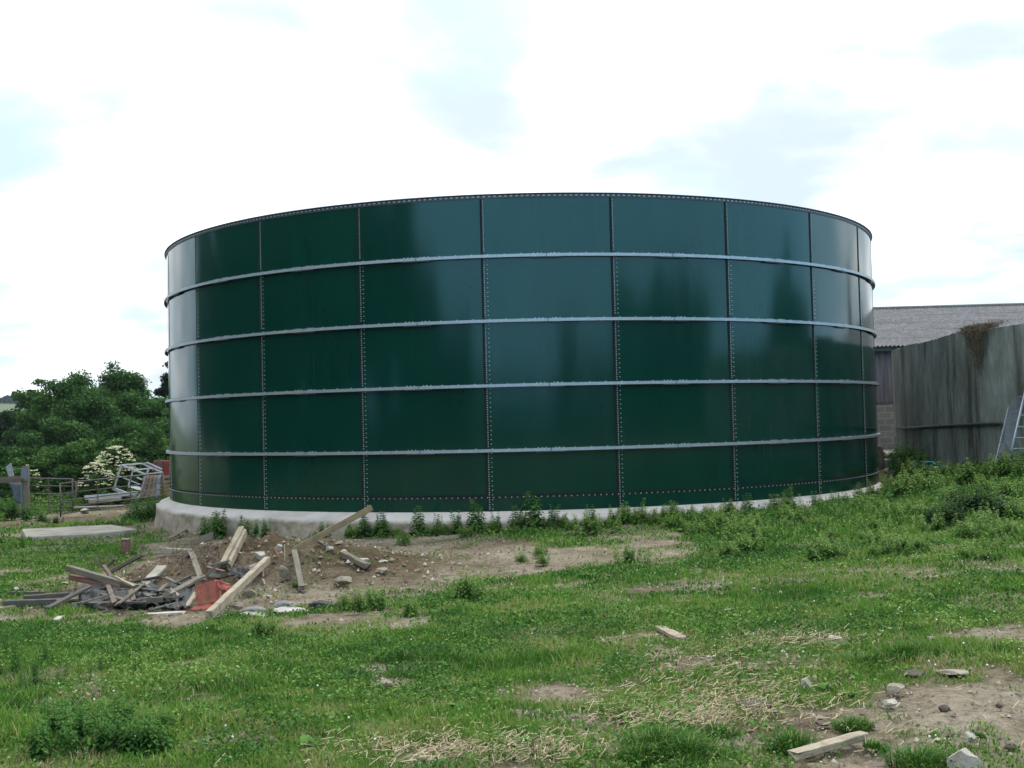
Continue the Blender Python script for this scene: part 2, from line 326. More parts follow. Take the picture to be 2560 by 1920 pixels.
def gm(nt, b, o):
    s = N(nt, 'ShaderNodeAttribute', attribute_name='soil'); fr = N(nt, 'ShaderNodeAttribute', attribute_name='far')
    n1 = noise(nt, 1.2, 6, .6); n2 = noise(nt, 14, 5, .7); n3 = noise(nt, 60, 3, .7)
    sc_ = ramp(nt, n1, [(.32, (.13, .098, .065)), (.5, (.235, .19, .135)), (.68, (.31, .265, .20))])
    sc_ = mixc(nt, .7, sc_, ramp(nt, n2, [(.34, (.28, .25, .22)), (.48, (.9, .9, .9)), (.68, (1.3, 1.27, 1.24))]), 'MULTIPLY')
    sc_ = mixc(nt, .45, sc_, ramp(nt, n3, [(.35, (.5, .5, .5)), (.6, (1.1, 1.1, 1.1))]), 'MULTIPLY')
    ea = N(nt, 'ShaderNodeAttribute', attribute_name='earth'); sc_ = mixc(nt, ea.outputs['Fac'], sc_, mixc(nt, 1, sc_, (.44, .37, .30), 'MULTIPLY'))
    gc = ramp(nt, n2, [(.3, (.04, .06, .02)), (.55, (.09, .105, .035)), (.75, (.17, .145, .075))])
    c = mixc(nt, s.outputs['Fac'], gc, sc_)
    hill = ramp(nt, noise(nt, .012, 2, .4), [(.4, (.07, .10, .05)), (.5, (.145, .14, .095)), (.6, (.10, .13, .065))])
    c = mixc(nt, fr.outputs['Fac'], c, hill)
    nt.links.new(c, b.inputs['Base Color']); b.inputs['Roughness'].default_value = .95; b.inputs['Specular IOR Level'].default_value = .15
    bump(nt, b, mixc(nt, .4, n2, n3), 1.0, .05)
ground = npmesh('ground', np.stack([X, Y, Z], -1).reshape(-1, 3), [Fq], mat('ground_soil', gm), {'soil': S.ravel(), 'far': far.ravel(), 'earth': earth(X, Y).ravel()}, smooth=True)
tag(ground, kind='structure')

# ---------------- tank ----------------
TC = Vector((0, 32.685, 0)); R = 9.81; NS = 23; ST = 2*math.pi/NS; PH = -.8931
ZR = [0, (-.058+.1869)*R, (.0765+.1869)*R, (.2109+.1869)*R, (.3462+.1869)*R, (.4722+.1869)*R]   # base, ring4..ring1, rim
tank = empty('slurry_tank', TC, label='huge round dark green panelled slurry tank with four galvanised rings', cat='tank')
def enamel(nt, b, o):
    b.inputs['Roughness'].default_value = .15; b.inputs['IOR'].default_value = 1.56
    n = noise(nt, 1.5, 6, .6, (1, 1, .25)); c = ramp(nt, n, [(.35, (.0003, .031, .0215)), (.65, (.0004, .040, .027))])
    oi = N(nt, 'ShaderNodeObjectInfo'); pr = N(nt, 'ShaderNodeMapRange'); pr.inputs[3].default_value = 0; pr.inputs[4].default_value = .28; nt.links.new(oi.outputs['Random'], pr.inputs[0])
    c = mixc(nt, pr.outputs[0], c, (.0003, .022, .018))
    st = N(nt, 'ShaderNodeMapRange'); st.inputs[1].default_value = .56; st.inputs[2].default_value = .80; st.inputs[4].default_value = .05; nt.links.new(noise(nt, 7, 4, .6, (1, 1, .05)), st.inputs[0])
    c = mixc(nt, st.outputs[0], c, (.10, .12, .11))
    sc2 = N(nt, 'ShaderNodeMapRange'); sc2.inputs[1].default_value = .70; sc2.inputs[2].default_value = .76; sc2.inputs[4].default_value = .30; nt.links.new(noise(nt, 5, 5, .75, (1, 1, .5)), sc2.inputs[0])
    c = mixc(nt, sc2.outputs[0], c, (.12, .15, .14)); nt.links.new(c, b.inputs['Base Color'])
    r = N(nt, 'ShaderNodeMapRange'); r.inputs[1].default_value = .3; r.inputs[2].default_value = .7; r.inputs[3].default_value = .11; r.inputs[4].default_value = .16
    nt.links.new(noise(nt, .8, 6, .65, (1, 1, .4)), r.inputs[0]); nt.links.new(r.outputs[0], b.inputs['Roughness'])
    bump(nt, b, noise(nt, .45, 2, .4), .10, .05)
ENAM = mat('green_enamel', enamel)
def cyl(a, r, z): return (r*math.sin(a), -r*math.cos(a), z)
def panel(col, lev, mb):
    a0 = PH+ST*col; n = 24; z0, z1 = ZR[lev], ZR[lev+1]; nz = 3
    rv = random.Random(col*17+lev); bl = rv.uniform(-.002, .006); tl = rv.uniform(-.005, .005)
    vs = []; fs = []
    for k in (0, 1):
        for j in range(nz+1):
            for i in range(n+1):
                u = i/n; v = j/nz; r = R+bl*math.sin(math.pi*u)+tl*(v-.5)+.006*max(0, 1-u*6)-(.009 if k else 0)
                vs.append(cyl(a0+ST*u*(1 if i < n else 1), r, z0+(z1-z0)*v))
    m = (n+1)*(nz+1)
    for j in range(nz):
        for i in range(n):
            q = j*(n+1)+i; fs.append((q, q+1, q+n+2, q+n+1)); fs.append((m+q, m+q+n+1, m+q+n+2, m+q+1))
    for i in range(n): fs.append((i, m+i, m+i+1, i+1)); q = nz*(n+1)+i; fs.append((q, q+1, m+q+1, m+q))
    for j in range(nz): q = j*(n+1); fs.append((q, q+n+1, m+q+n+1, m+q)); q += n; fs.append((q, m+q, m+q+n+1, q+n+1))
    mb.add(vs, fs)
rear = MB()
for c_ in range(-2, NS-2):
    for lev in range(5):
        if c_ <= 9: mb = MB(); panel(c_, lev, mb); mb.build('wall_panel', ENAM, tank, smooth=False).data.shade_smooth()
        else: panel(c_, lev, rear)
ro = rear.build('rear_wall', ENAM, tank, smooth=True); ro['kind'] = 'stuff'
for o in tank.children:
    e = o.modifiers.new('edges', 'EDGE_SPLIT'); e.split_angle = D2R(30)
def boltdome(mb, a, r, z, s=.013, h=.012):
    vs = []; n = 6
    c = Vector(cyl(a, r, z)); nr = Vector((math.sin(a), -math.cos(a), 0)); t = Vector((math.cos(a), math.sin(a), 0)); u = Vector((0, 0, 1))
    for k in range(n): q = 2*math.pi*k/n; vs.append(c+(t*math.cos(q)+u*math.sin(q))*s)
    for k in range(n): q = 2*math.pi*k/n; vs.append(c+nr*h*.8+(t*math.cos(q)+u*math.sin(q))*s*.75)
    vs.append(c+nr*h); fs = [(k, (k+1) % n, n+(k+1) % n, n+k) for k in range(n)]+[(n+k, n+(k+1) % n, 2*n) for k in range(n)]
    mb.add(vs, fs)
def arcband(mb, prof, a0=0, a1=2*math.pi, n=184):      # closed profile polygon [(r,z)] swept
    m = len(prof); b = len(mb.v); full = abs(a1-a0-2*math.pi) < 1e-6; k = n if full else n+1
    for i in range(k):
        a = a0+(a1-a0)*i/n
        for r, z in prof: mb.v.append(cyl(a, r, z))
    for i in range(n):
        j = (i+1) % k
        for q in range(m): mb.f.append((b+i*m+q, b+i*m+(q+1) % m, b+j*m+(q+1) % m, b+j*m+q))
    if not full: mb.f.append(tuple(b+q for q in range(m))); mb.f.append(tuple(b+n*m+q for q in range(m))[::-1])
for s in range(-2, NS-2):                 # seams
    a = PH+ST*s; vis = -2 <= s <= 10
    if not vis: continue
    mb = MB(); arcband(mb, [(R-.001, .02), (R+.012, .02), (R+.012, ZR[5]-.06), (R-.001, ZR[5]-.06)], a-.0036, a+.0009, 1)
    st_ = mb.build('seam_strip', SEAL, tank)
    bl = MB(); z = .05
    k = 0
    while z < ZR[5]-.09:
        if all(abs(z-q) > .05 for q in ZR[1:5]):
            jz = random.uniform(-.004, .004)
            boltdome(bl, a+.0028, R+.006, z+jz)
            if k % 2 == 0 and (z < ZR[4]): boltdome(bl, a+.0094, R+.004, z+jz)
        z += .047; k += 1
    bl.build('bolts', BOLT, st_)
mb = MB(); arcband(mb, [(R-.002, .30), (R+.014, .30), (R+.014, .335), (R-.002, .335)]); base_ = mb.build('base_angle', SEAL, tank)
bl = MB(); nb = NS*22
for k in range(nb):
    a = 2*math.pi*k/nb
    if math.cos(a) > -.1: boltdome(bl, a, R+.006, .283, .015, .014)
bl.build('bolts', BOLT, base_)
for lev in range(1, 5):                   # galvanised angle rings
    rg_ = MB(); zt = ZR[lev]; t_ = .006
    for s in range(NS):
        a0 = PH+ST*(s+.485); g = .0009
        arcband(rg_, [(R+.010, zt), (R+.085, zt), (R+.085, zt-.062), (R+.079, zt-.062), (R+.079, zt-t_), (R+.010, zt-t_)], a0+g, a0+ST-g, 12)
    ring = rg_.build('stiffening_ring', GALV, tank)
    pl = MB()
    for s in range(NS):
        a0 = PH+ST*(s+.485); pl = MB()
        if math.cos(a0) < -.2: continue
        arcband(pl, [(R+.012, zt-.009), (R+.070, zt-.009), (R+.070, zt-.085), (R+.062, zt-.085), (R+.062, zt-.016), (R+.012, zt-.016)], a0-.03, a0+.03, 4); pl.build('splice_plate', DARKST, ring)
    bl = MB(); nb = NS*8
    for k in range(nb):
        a = PH+2*math.pi*(k+.35)/nb; c = Vector(cyl(a, R+.045, zt+.008)); bl.box(c, (.022, .022, .018), Matrix.Rotation(a, 3, 'Z'))
    for s in range(NS):
        for q in (-.026, -.018, -.01, .01, .018, .026): c = Vector(cyl(PH+ST*(s+.485)+q, R+.05, zt+.009)); bl.box(c, (.024, .024, .02))
    bl.build('bolts', GALV, ring)
mb = MB(); zt = ZR[5]
arcband(mb, [(R-.004, zt+.012), (R+.055, zt+.012), (R+.055, zt+.002), (R+.016, zt+.002), (R+.016, zt-.075), (R-.004, zt-.075)])
rim = mb.build('rim_flange', DARKST, tank)
bl = MB(); nb = NS*24
for k in range(nb):
    a = PH+2*math.pi*(k+.5)/nb
    if math.cos(a) > -.15: c = Vector(cyl(a, R+.021, zt-.035)); bl.box(c, (.05, .016, .022), Matrix.Rotation(a, 3, 'Z'))
bl.build('bolts', GALV, rim)
# plinth: sloping haunch over a rough-cast footing
def pl_mat(nt, b, o):
    g = N(nt, 'ShaderNodeTexCoord'); s = N(nt, 'ShaderNodeSeparateXYZ'); nt.links.new(g.outputs['Object'], s.inputs[0])
    n = noise(nt, 3.5, 6, .65); a = N(nt, 'ShaderNodeMath', operation='MULTIPLY_ADD'); nt.links.new(n, a.inputs[0]); a.inputs[1].default_value = .22; nt.links.new(s.outputs[2], a.inputs[2])
    r = N(nt, 'ShaderNodeMapRange'); r.inputs[1].default_value = -.12; r.inputs[2].default_value = -.03; nt.links.new(a.outputs[0], r.inputs[0])
    top = ramp(nt, noise(nt, 2, 5), [(.3, (.42, .375, .35)), (.6, (.51, .465, .44)), (.8, (.56, .52, .50))])
    low = ramp(nt, noise(nt, 5, 6, .7), [(.3, (.17, .13, .09)), (.5, (.30, .25, .19)), (.7, (.40, .36, .31))])
    tp = mixc(nt, .5, top, ramp(nt, noise(nt, 1.1, 6, .7), [(.35, (.74, .70, .64)), (.55, (1.05, 1.05, 1.05))]), 'MULTIPLY')
    nt.links.new(mixc(nt, r.outputs[0], low, tp), b.inputs['Base Color']); b.inputs['Roughness'].default_value = .92
    bump(nt, b, noise(nt, 14, 6, .7), .5, .02)
prof = [(R-.3, -.9), (R-.3, .0), (R+.0, .0), (R+.04, -.012), (R+.18, -.065), (R+.29, -.125), (R+.335, -.16), (R+.345, -.22), (R+.355, -.4), (R+.40, -.6), (R+.41, -.9)]
na = 720; V = []
for i in range(na):
    a = 2*math.pi*i/na
    for j, (r, z) in enumerate(prof):
        w = 0 if j < 3 else (.3 if j < 5 else 1)
        nn = float(fbm(np.array([a*18]), np.array([z*6+j]), 3, 4)[0])-.5
        V.append(cyl(a, r+w*nn*.09, z+(w*nn*.05 if 3 < j < 8 else 0)))
m_ = len(prof); ia = np.arange(na*m_).reshape(na, m_); ib = np.roll(ia, -1, 0)
Fp = np.stack([ia[:, :-1], ib[:, :-1], ib[:, 1:], ia[:, 1:]], -1).reshape(-1, 4)
plinth = npmesh('plinth', np.array(V), [Fp], mat('plinth_concrete', pl_mat), smooth=True, loc=TC)
tag(plinth, 'whitish round concrete plinth under the green tank, rough brown at its foot', 'plinth')

# ---------------- barn ----------------
barn = empty('barn', (8, 41, 0), math.radians(-1.5), label='long farm shed behind the tank with grey corrugated roof', cat='barn')
def roofm(nt, b, o):
    n1 = noise(nt, .8, 5, .6, (1, 1, 1)); n2 = noise(nt, 8, 5, .7, (1, .3, 1))
    c = ramp(nt, n2, [(.3, (.080, .073, .073)), (.5, (.138, .130, .132)), (.7, (.20, .19, .197))]); c = mixc(nt, .5, c, ramp(nt, n1, [(.3, (.6, .6, .6)), (.7, (1.1, 1.1, 1.15))]), 'MULTIPLY')
    nt.links.new(c, b.inputs['Base Color']); b.inputs['Roughness'].default_value = .9; bump(nt, b, n2, .4, .02)
LB, z_e, z_r, run = 46, 4.3, 6.28, 8.0
def corr(x0, x1, n0, n1, amp, pitch, rows, p0, p1):    # corrugated sheets from eave p0(y,z) to ridge p1(y,z)
    xs = np.arange(x0, x1, pitch/6); V = []; F = []; b = 0
    for r_ in range(rows):
        t0 = r_/rows-(.03 if r_ else 0); t1 = (r_+1)/rows; lift = .013
        for t, l in ((t0, lift), (t1, 0)):
            w = amp*np.sin(xs/pitch*2*math.pi)
            V.append(np.stack([xs, np.full_like(xs, p0[0]+(p1[0]-p0[0])*t)+n0*(w+l), p0[1]+(p1[1]-p0[1])*t+n1*(w+l)], -1))
        n = len(xs); q = np.arange(n-1)+b; F.append(np.stack([q, q+1, q+n+1, q+n], -1)); b += 2*n
    return np.concatenate(V), np.concatenate(F)
roof = None
ROOFM = mat('fibre_cement_roof', roofm)
sl_ = math.hypot(run, z_r-z_e)
V, F = corr(-.4, LB, -(z_r-z_e)/sl_, run/sl_, .028, .146, 5, (-.5, z_e-.13), (run, z_r))
V2, F2 = corr(-.4, LB, (z_r-z_e)/sl_, run/sl_, .028, .146, 5, (2*run+.5, z_e-.13), (run, z_r))
roof = npmesh('roof', np.concatenate([V, V2]), [F, F2+len(V)], ROOFM, smooth=True, parent=barn)
MB().tube([(-.4, run, z_r+.02), (LB, run, z_r+.02)], .09, 8).build('ridge_cap', ROOFM, roof, smooth=True)
SHEETW = simple('wall_sheet', [(.3, (.06, .045, .055)), (.55, (.125, .10, .115)), (.8, (.21, .18, .20))], 2, .6, .1, sc=(5, 1, .4))
xs = np.arange(-.2, LB, .03); w = .02*np.sin(xs/.15*2*math.pi)
V = np.concatenate([np.stack([xs, w-.04, np.full_like(xs, z)], -1) for z in (2.15, z_e-.05)]); n = len(xs); q = np.arange(n-1)
npmesh('wall_cladding', V, [np.stack([q, q+1, q+n+1, q+n], -1)], SHEETW, smooth=True, parent=barn)
def blockm(nt, b, o):
    t = N(nt, 'ShaderNodeTexCoord'); s = N(nt, 'ShaderNodeSeparateXYZ'); c_ = N(nt, 'ShaderNodeCombineXYZ'); nt.links.new(t.outputs['Object'], s.inputs[0])
    ad = N(nt, 'ShaderNodeMath', operation='ADD'); nt.links.new(s.outputs[0], ad.inputs[0]); nt.links.new(s.outputs[1], ad.inputs[1])
    nt.links.new(ad.outputs[0], c_.inputs[0]); nt.links.new(s.outputs[2], c_.inputs[1])
    br = N(nt, 'ShaderNodeTexBrick'); nt.links.new(c_.outputs[0], br.inputs[0]); br.inputs['Scale'].default_value = 1
    br.inputs['Brick Width'].default_value = .45; br.inputs['Row Height'].default_value = .225; br.inputs['Mortar Size'].default_value = .012
    br.inputs['Color1'].default_value = (.24, .21, .18, 1); br.inputs['Color2'].default_value = (.17, .155, .14, 1); br.inputs['Mortar'].default_value = (.30, .28, .25, 1)
    nt.links.new(br.outputs[0], b.inputs['Base Color']); b.inputs['Roughness'].default_value = .9
    bump(nt, b, noise(nt, 20, 4), .4)
MB().box((LB/2, .1, 1.1), (LB, .2, 2.4)).build('block_wall', mat('concrete_blocks', blockm), barn)
MB().box((LB/2, .06, 3.2), (LB-.1, .02, 2.0)).build('lining', DARKST, barn)
MB().box((0, run, 2.2), (.12, 2*run, 4.2)).add([(-.05, 0, 4.3), (-.05, 2*run, 4.3), (-.05, run, z_r), (.05, 0, 4.3), (.05, 2*run, 4.3), (.05, run, z_r)], [(0, 1, 2), (5, 4, 3)]).build('gable_wall', SHEETW, barn)
MB().box((LB/2, 2*run, 2.1), (LB, .15, 4.2)).build('back_wall', SHEETW, barn)
MB().bar((-.3, -.3, z_e-.22), (LB, -.3, z_e-.22), .05, .12).build('eaves_beam', DARKST, barn)
tag(MB().box((14.5, 37.6, .40), (9, 5.4, .16)).build('yard_apron', CONC_PALE), 'pale concrete apron in the gap before the shed wall', 'concrete slab')

# ---------------- stained concrete wall on the right ----------------
def stainm(nt, b, o):
    n1 = noise(nt, 1.7, 5, .6, (1, 1, .13)); n2 = noise(nt, .9, 4, .6, (1, 1, .55)); n3 = noise(nt, 9, 6, .7, (1, 1, .35)); n4 = noise(nt, .7, 3, .5, (1, 1, .1))
    c = ramp(nt, n2, [(.3, (.17, .18, .165)), (.5, (.29, .305, .295)), (.7, (.41, .435, .435))])
    c = mixc(nt, 1, c, ramp(nt, n1, [(.36, (.30, .27, .22)), (.46, (.82, .82, .78)), (.7, (1.15, 1.15, 1.12))]), 'MULTIPLY')
    c = mixc(nt, .6, c, ramp(nt, n3, [(.35, (.5, .5, .46)), (.6, (1.05, 1.05, 1.05))]), 'MULTIPLY')
    g = N(nt, 'ShaderNodeMapRange'); g.inputs[1].default_value = .5; g.inputs[2].default_value = .68; nt.links.new(n4, g.inputs[0])
    gg = N(nt, 'ShaderNodeMath', operation='MULTIPLY'); nt.links.new(g.outputs[0], gg.inputs[0]); gg.inputs[1].default_value = .5
    c = mixc(nt, gg.outputs[0], c, (.085, .11, .055))
    nt.links.new(c, b.inputs['Base Color']); b.inputs['Roughness'].default_value = .9; bump(nt, b, n3, .5, .02)
STAIN = mat('stained_concrete', stainm)
PATH0 = [(14.3, 39.6), (13.2, 38.0), (12.45, 36.7), (11.98, 35.4), (11.62, 34.1), (11.33, 32.8), (11.12, 31.4), (11.0, 30.1), (10.93, 28.8), (10.92, 27.5), (10.98, 26.2), (11.1, 24.9), (11.3, 23.6), (11.6, 22.3), (12.0, 21.0), (12.5, 19.7), (13.1, 18.4), (13.8, 17.1)]
path = [(x-.0079*y-.02, y) for x, y in PATH0]
cw = empty('concrete_clamp_wall', (11, 28, 0), label='tall stained concrete panel wall curving away beside the tank', cat='wall')
def cwtop(i): return 3.68+.03*math.sin(i*2.3)+.02*math.sin(i*5.1)
for i in range(len(path)-1):
    a = Vector((*path[i], 0)); b = Vector((*path[i+1], 0)); d = (b-a).normalized(); nrm = Vector((d.y, -d.x, 0))*-1
    if nrm.x > 0: nrm = -nrm
    a2 = a+d*.006; b2 = b-d*.006; off = random.uniform(0, .012); z0, z1 = -.2, cwtop(i); z2 = cwtop(i+1); nn = 12
    mb = MB(); vs = []; fs = []
    for k in (0, 1):
        for j in range(nn+1):
            p = a2.lerp(b2, j/nn)+nrm*(off if k == 0 else -.16)-Vector((11, 28, 0)); jz = random.uniform(-.012, .008)
            vs += [(p.x, p.y, z0), (p.x, p.y, z1+(z2-z1)*j/nn+jz)]
    m = 2*(nn+1)
    for j in range(nn): q = 2*j; fs += [(q, q+2, q+3, q+1), (m+q, m+q+1, m+q+3, m+q+2), (q+1, q+3, m+q+3, m+q+1)]
    fs += [(0, 1, m+1, m), (m-2, 2*m-2, 2*m-1, m-1)]
    mb.add(vs, fs).build('wall_panel', STAIN, cw)
def wallpt(px, py, off=.05):           # where the ray meets the wall face
    d = dirpx(px, py); best = None
    for i in range(len(path)-1):
        (x0, y0), (x1, y1) = path[i], path[i+1]; den = d[0]*(y1-y0)-d[1]*(x1-x0)
        if abs(den) < 1e-6: continue
        t = (x0*(y1-y0)-y0*(x1-x0))/den; s = ((d[0]*t-x0)/(x1-x0)) if abs(x1-x0) > abs(y1-y0) else (d[1]*t-y0)/(y1-y0)
        if -.01 <= s <= 1.01 and t > 0 and (best is None or t < best): best = t
    if best is None: best = 25
    return PD(px, py, best*1.0-off*2.5)

# ---------------- plants & foliage ----------------
G_STOPS = [(0, (.040, .108, .020)), (.3, (.090, .208, .032)), (.6, (.170, .300, .050)), (.80, (.28, .31, .09)), (1, (.42, .36, .21))]
GRASSM = leafmat('grass_blades', G_STOPS, .3, .65, .10)
WEEDM = leafmat('weed_leaves', [(0, (.028, .085, .020)), (.5, (.062, .16, .032)), (1, (.12, .24, .05))], .3, .7, .1)
WEEDL = leafmat('light_weed_leaves', [(0, (.036, .11, .024)), (.5, (.122, .242, .044)), (1, (.26, .35, .09))], .3, .6, .12)
DARKL = leafmat('dark_weed_leaves', [(0, (.012, .038, .010)), (.5, (.025, .065, .016)), (1, (.05, .10, .03))], .25, .65, .12)
STRAWM = leafmat('straw', [(0, (.20, .145, .075)), (.5, (.36, .285, .17)), (1, (.54, .45, .29))], .2, .6, .3)

def wedge(n, d0, d1, hw=.80):
    t = rng.random(n); d = np.sqrt(d0*d0+t*(d1*d1-d0*d0)); a = rng.uniform(-hw, hw, n)
    return d*np.sin(a), d*np.cos(a)
SLAB = [tuple(at(x*.43399, 1200+y*.43399))[:2] for x, y in ((128,302),(155,336),(560,322),(760,306),(800,268),(640,262))]
def clear(x, y):
    rt = np.hypot(x, y-32.685); k = rt > 10.28
    sx = np.interp(y, [p[1] for p in path[::-1]], [p[0] for p in path[::-1]]); k &= ~((y > 17) & (x > sx-.06))
    k &= ~((y > 34.8) & (x > 9.5))
    ins = np.zeros(x.shape, bool); n_ = len(SLAB); j = n_-1
    for i in range(n_):
        xi, yi = SLAB[i]; xj, yj = SLAB[j]; ins ^= ((yi > y) != (yj > y)) & (x < (xj-xi)*(y-yi)/(yj-yi+1e-12)+xi); j = i
    k &= ~ins
    return k
VS = []; FS5 = []; FS3 = []; TT = []; base = 0
for d0, d1, n, w_, hs in ((3.3, 6, 100000, .0040, .9), (6, 9, 150000, .0050, 1.0), (9, 13, 150000, .0068, 1.05), (13, 18, 130000, .0095, 1.1), (18, 26, 130000, .014, 1.15), (26, 46, 90000, .026, 1.7)):
    n = int(n*1.3); x, y = wedge(n, d0, d1, .80)
    s = soil(x, y); clump = fbm(x*1.4, y*1.4, 101, 4); fine = fbm(x*6, y*6, 111, 3)
    k = clear(x, y) & (rng.random(n) > s*1.06-.04) & (rng.random(n) < .45+1.3*sstep(.25, .6, fine))
    x, y, s, clump, fine = x[k], y[k], s[k], clump[k], fine[k]; n = len(x); z = H(x, y)
    lush = sstep(.45, .75, clump)*(.6+.8*sstep(.3, .8, fbm(x*.5, y*.5, 131, 2)))
    rightw = sstep(1.5, 5, x)*sstep(15, 19, y)
    h = (.022+.035*rng.random(n)+.075*lush*rng.random(n)+.13*rightw*rng.random(n)+.05*sstep(.62, .8, fine)*rng.random(n))*hs*(1-.45*s)
    an = rng.uniform(0, 2*math.pi, n); ln = rng.uniform(.15, .9, n)*h; fx = np.cos(an); fy = np.sin(an)
    wa = an+math.pi/2+rng.normal(0, .6, n); wx = np.cos(wa)*w_*.5*(1+rng.random(n)); wy = np.sin(wa)*w_*.5*(1+rng.random(n))
    z = z-.012
    P = np.empty((n, 5, 3)); P[:, 0] = np.stack([x-wx, y-wy, z], -1); P[:, 1] = np.stack([x+wx, y+wy, z], -1)
    mx = x+fx*ln*.4; my = y+fy*ln*.4; mz_ = z+h*.62
    P[:, 2] = np.stack([mx+wx*.8, my+wy*.8, mz_], -1); P[:, 3] = np.stack([mx-wx*.8, my-wy*.8, mz_], -1)
    P[:, 4] = np.stack([x+fx*ln, y+fy*ln, z+h], -1)
    tint = .32+.9*(fbm(x*.8, y*.8, 141, 3)-.5)+1.0*(fbm(x*4, y*4, 151, 3)-.5)+rng.normal(0, .13, n)+.10*s - .15*lush - .12*rightw
    dry = rng.random(n) < (.03+.16*sstep(.55, .75, fbm(x*.9, y*.9, 161, 3)))
    tint = np.clip(np.where(dry, .85+.15*rng.random(n), tint+.12), .02, 1)
    VS.append(P.reshape(-1, 3)); b = base+np.arange(n)*5
    FS5.append(np.stack([b, b+1, b+2, b+3], -1)); FS3.append(np.stack([b+3, b+2, b+4], -1)); TT.append(np.repeat(tint, 5)); base += n*5
tag(npmesh('grass', np.concatenate(VS), [np.concatenate(FS5), np.concatenate(FS3)], GRASSM, {'tint': np.concatenate(TT)}), 'short uneven pasture grass in front of the tank', 'grass', kind='stuff')
# small broad leaves (clover, plantain) low in the sward
VS = []; FF = []; TT = []; base = 0
for d0, d1, n, sz in ((3.3, 6, 115000, .012), (6, 10, 155000, .016), (10, 16, 155000, .022), (16, 29, 200000, .032), (26, 40, 25000, .06)):
    x, y = wedge(n, d0, d1); s = soil(x, y); c_ = fbm(x*1.1, y*1.1, 171, 4)
    k = clear(x, y) & (rng.random(n) > s*1.1) & (rng.random(n) < .12+1.3*sstep(.40, .60, c_)); x, y, c_ = x[k], y[k], c_[k]; n = len(x)
    rightw = sstep(1.5, 5, x)*sstep(16, 20, y)
    z = H(x, y)+.008+(.045+.05*sstep(.5, .8, fbm(x*3, y*3, 190, 2))+.17*rightw)*rng.random(n)
    v, f, t = leaves_np(np.stack([x, y, z], -1), sz*(.6+.9*rng.random(n)), rng, 1.2, 1.3, np.clip(.4+1.0*(fbm(x*1.5, y*1.5, 181, 3)-.5)+1.1*(fbm(x*.45, y*.45, 182, 3)-.5)+rng.normal(0, .24, n)-.12*rightw, 0, 1))
    VS.append(v); FF.append(f+base); TT.append(t); base += len(v)
tag(npmesh('ground_cover', np.concatenate(VS), [np.concatenate(FF)], WEEDL, {'tint': np.concatenate(TT)}), 'small clover and plantain leaves low among the grass', 'ground cover', kind='stuff')
# loose straw
SPX = [(1780,1582,2160,1625,700),(1630,1628,1830,1672,170),(1560,1700,2060,1815,2100),(1540,1770,1850,1822,1400),(900,1845,1560,1912,1700),(1500,1600,2250,1800,700),(2000,1780,2560,1900,120),(1700,1600,1900,1740,200),(900,1700,1400,1850,60),(300,1750,900,1900,50)]
VS = []; TT = []; n0 = 0
for x0, y0, x1, y1, n in SPX:
    for _ in range(n):
        u, v = np.clip(rng.normal(.5, .30, 2), -.2, 1.2); p = at(x0+(x1-x0)*u, min(y0+(y1-y0)*v, 1918)); l = rng.uniform(.02, .085); a = rng.uniform(0, math.pi); el = rng.normal(.05, .22)
        dv = Vector((math.cos(a)*math.cos(el), math.sin(a)*math.cos(el), math.sin(el)))*l/2; c = p+Vector((0, 0, .012+abs(dv.z)+rng.random()*.02))
        sdv = Vector((-math.sin(a), math.cos(a), 0))*rng.uniform(.001, .0025); uu = Vector((0, 0, .002))
        VS += [c-dv-sdv, c+dv-sdv, c+dv+sdv+uu, c-dv+sdv+uu]; TT += [rng.random()]*4; n0 += 1
tag(npmesh('loose_straw', np.array([tuple(v) for v in VS]), [np.arange(n0*4).reshape(-1, 4)], STRAWM, {'tint': np.array(TT)}), 'scattered pale straw strands on the grass at lower right', 'straw', kind='stuff')
# soil crumbs
n = 42000; x, y = wedge(n, 4, 27); s = soil(x, y); k = clear(x, y) & (s > .35); x, y = x[k], y[k]; n = len(x)
sz = .004+.02*rng.random(n)**5; z = H(x, y)+sz*.2
o8 = np.array([(1, 0, 0), (0, 1, 0), (-1, 0, 0), (0, -1, 0), (0, 0, 1)], float)
P = np.stack([x, y, z], -1)[:, None]+o8[None]*sz[:, None, None]*(.6+.8*rng.random((n, 5, 1)))
b = np.arange(n)*5; Ft = np.concatenate([np.stack([b+i, b+(i+1) % 4, b+4], -1) for i in range(4)])
n2_ = 26000; x, y = wedge(n2_, 4.5, 9.5); s_ = soil(x, y); k = (s_ > .45); x, y = x[k], y[k]; m2 = len(x); sz2 = .003+.016*rng.random(m2)**4; z = H(x, y)+sz2*.1
P2 = np.stack([x, y, z], -1)[:, None]+o8[None]*sz2[:, None, None]*(.5+.9*rng.random((m2, 5, 1))); P = np.concatenate([P, P2]); n = n+m2; b = np.arange(n)*5; Ft = np.concatenate([np.stack([b+i, b+(i+1) % 4, b+4], -1) for i in range(4)])
tag(npmesh('soil_crumbs', P.reshape(-1, 3), [Ft], leafmat('crumbs', [(0, (.09, .07, .045)), (.75, (.22, .175, .125)), (1, (.36, .32, .27))], 0, .9, .2), {'tint': np.repeat(rng.random(n), 5)}), 'small crumbs of earth and grit on the bare soil', 'soil crumbs', kind='stuff')

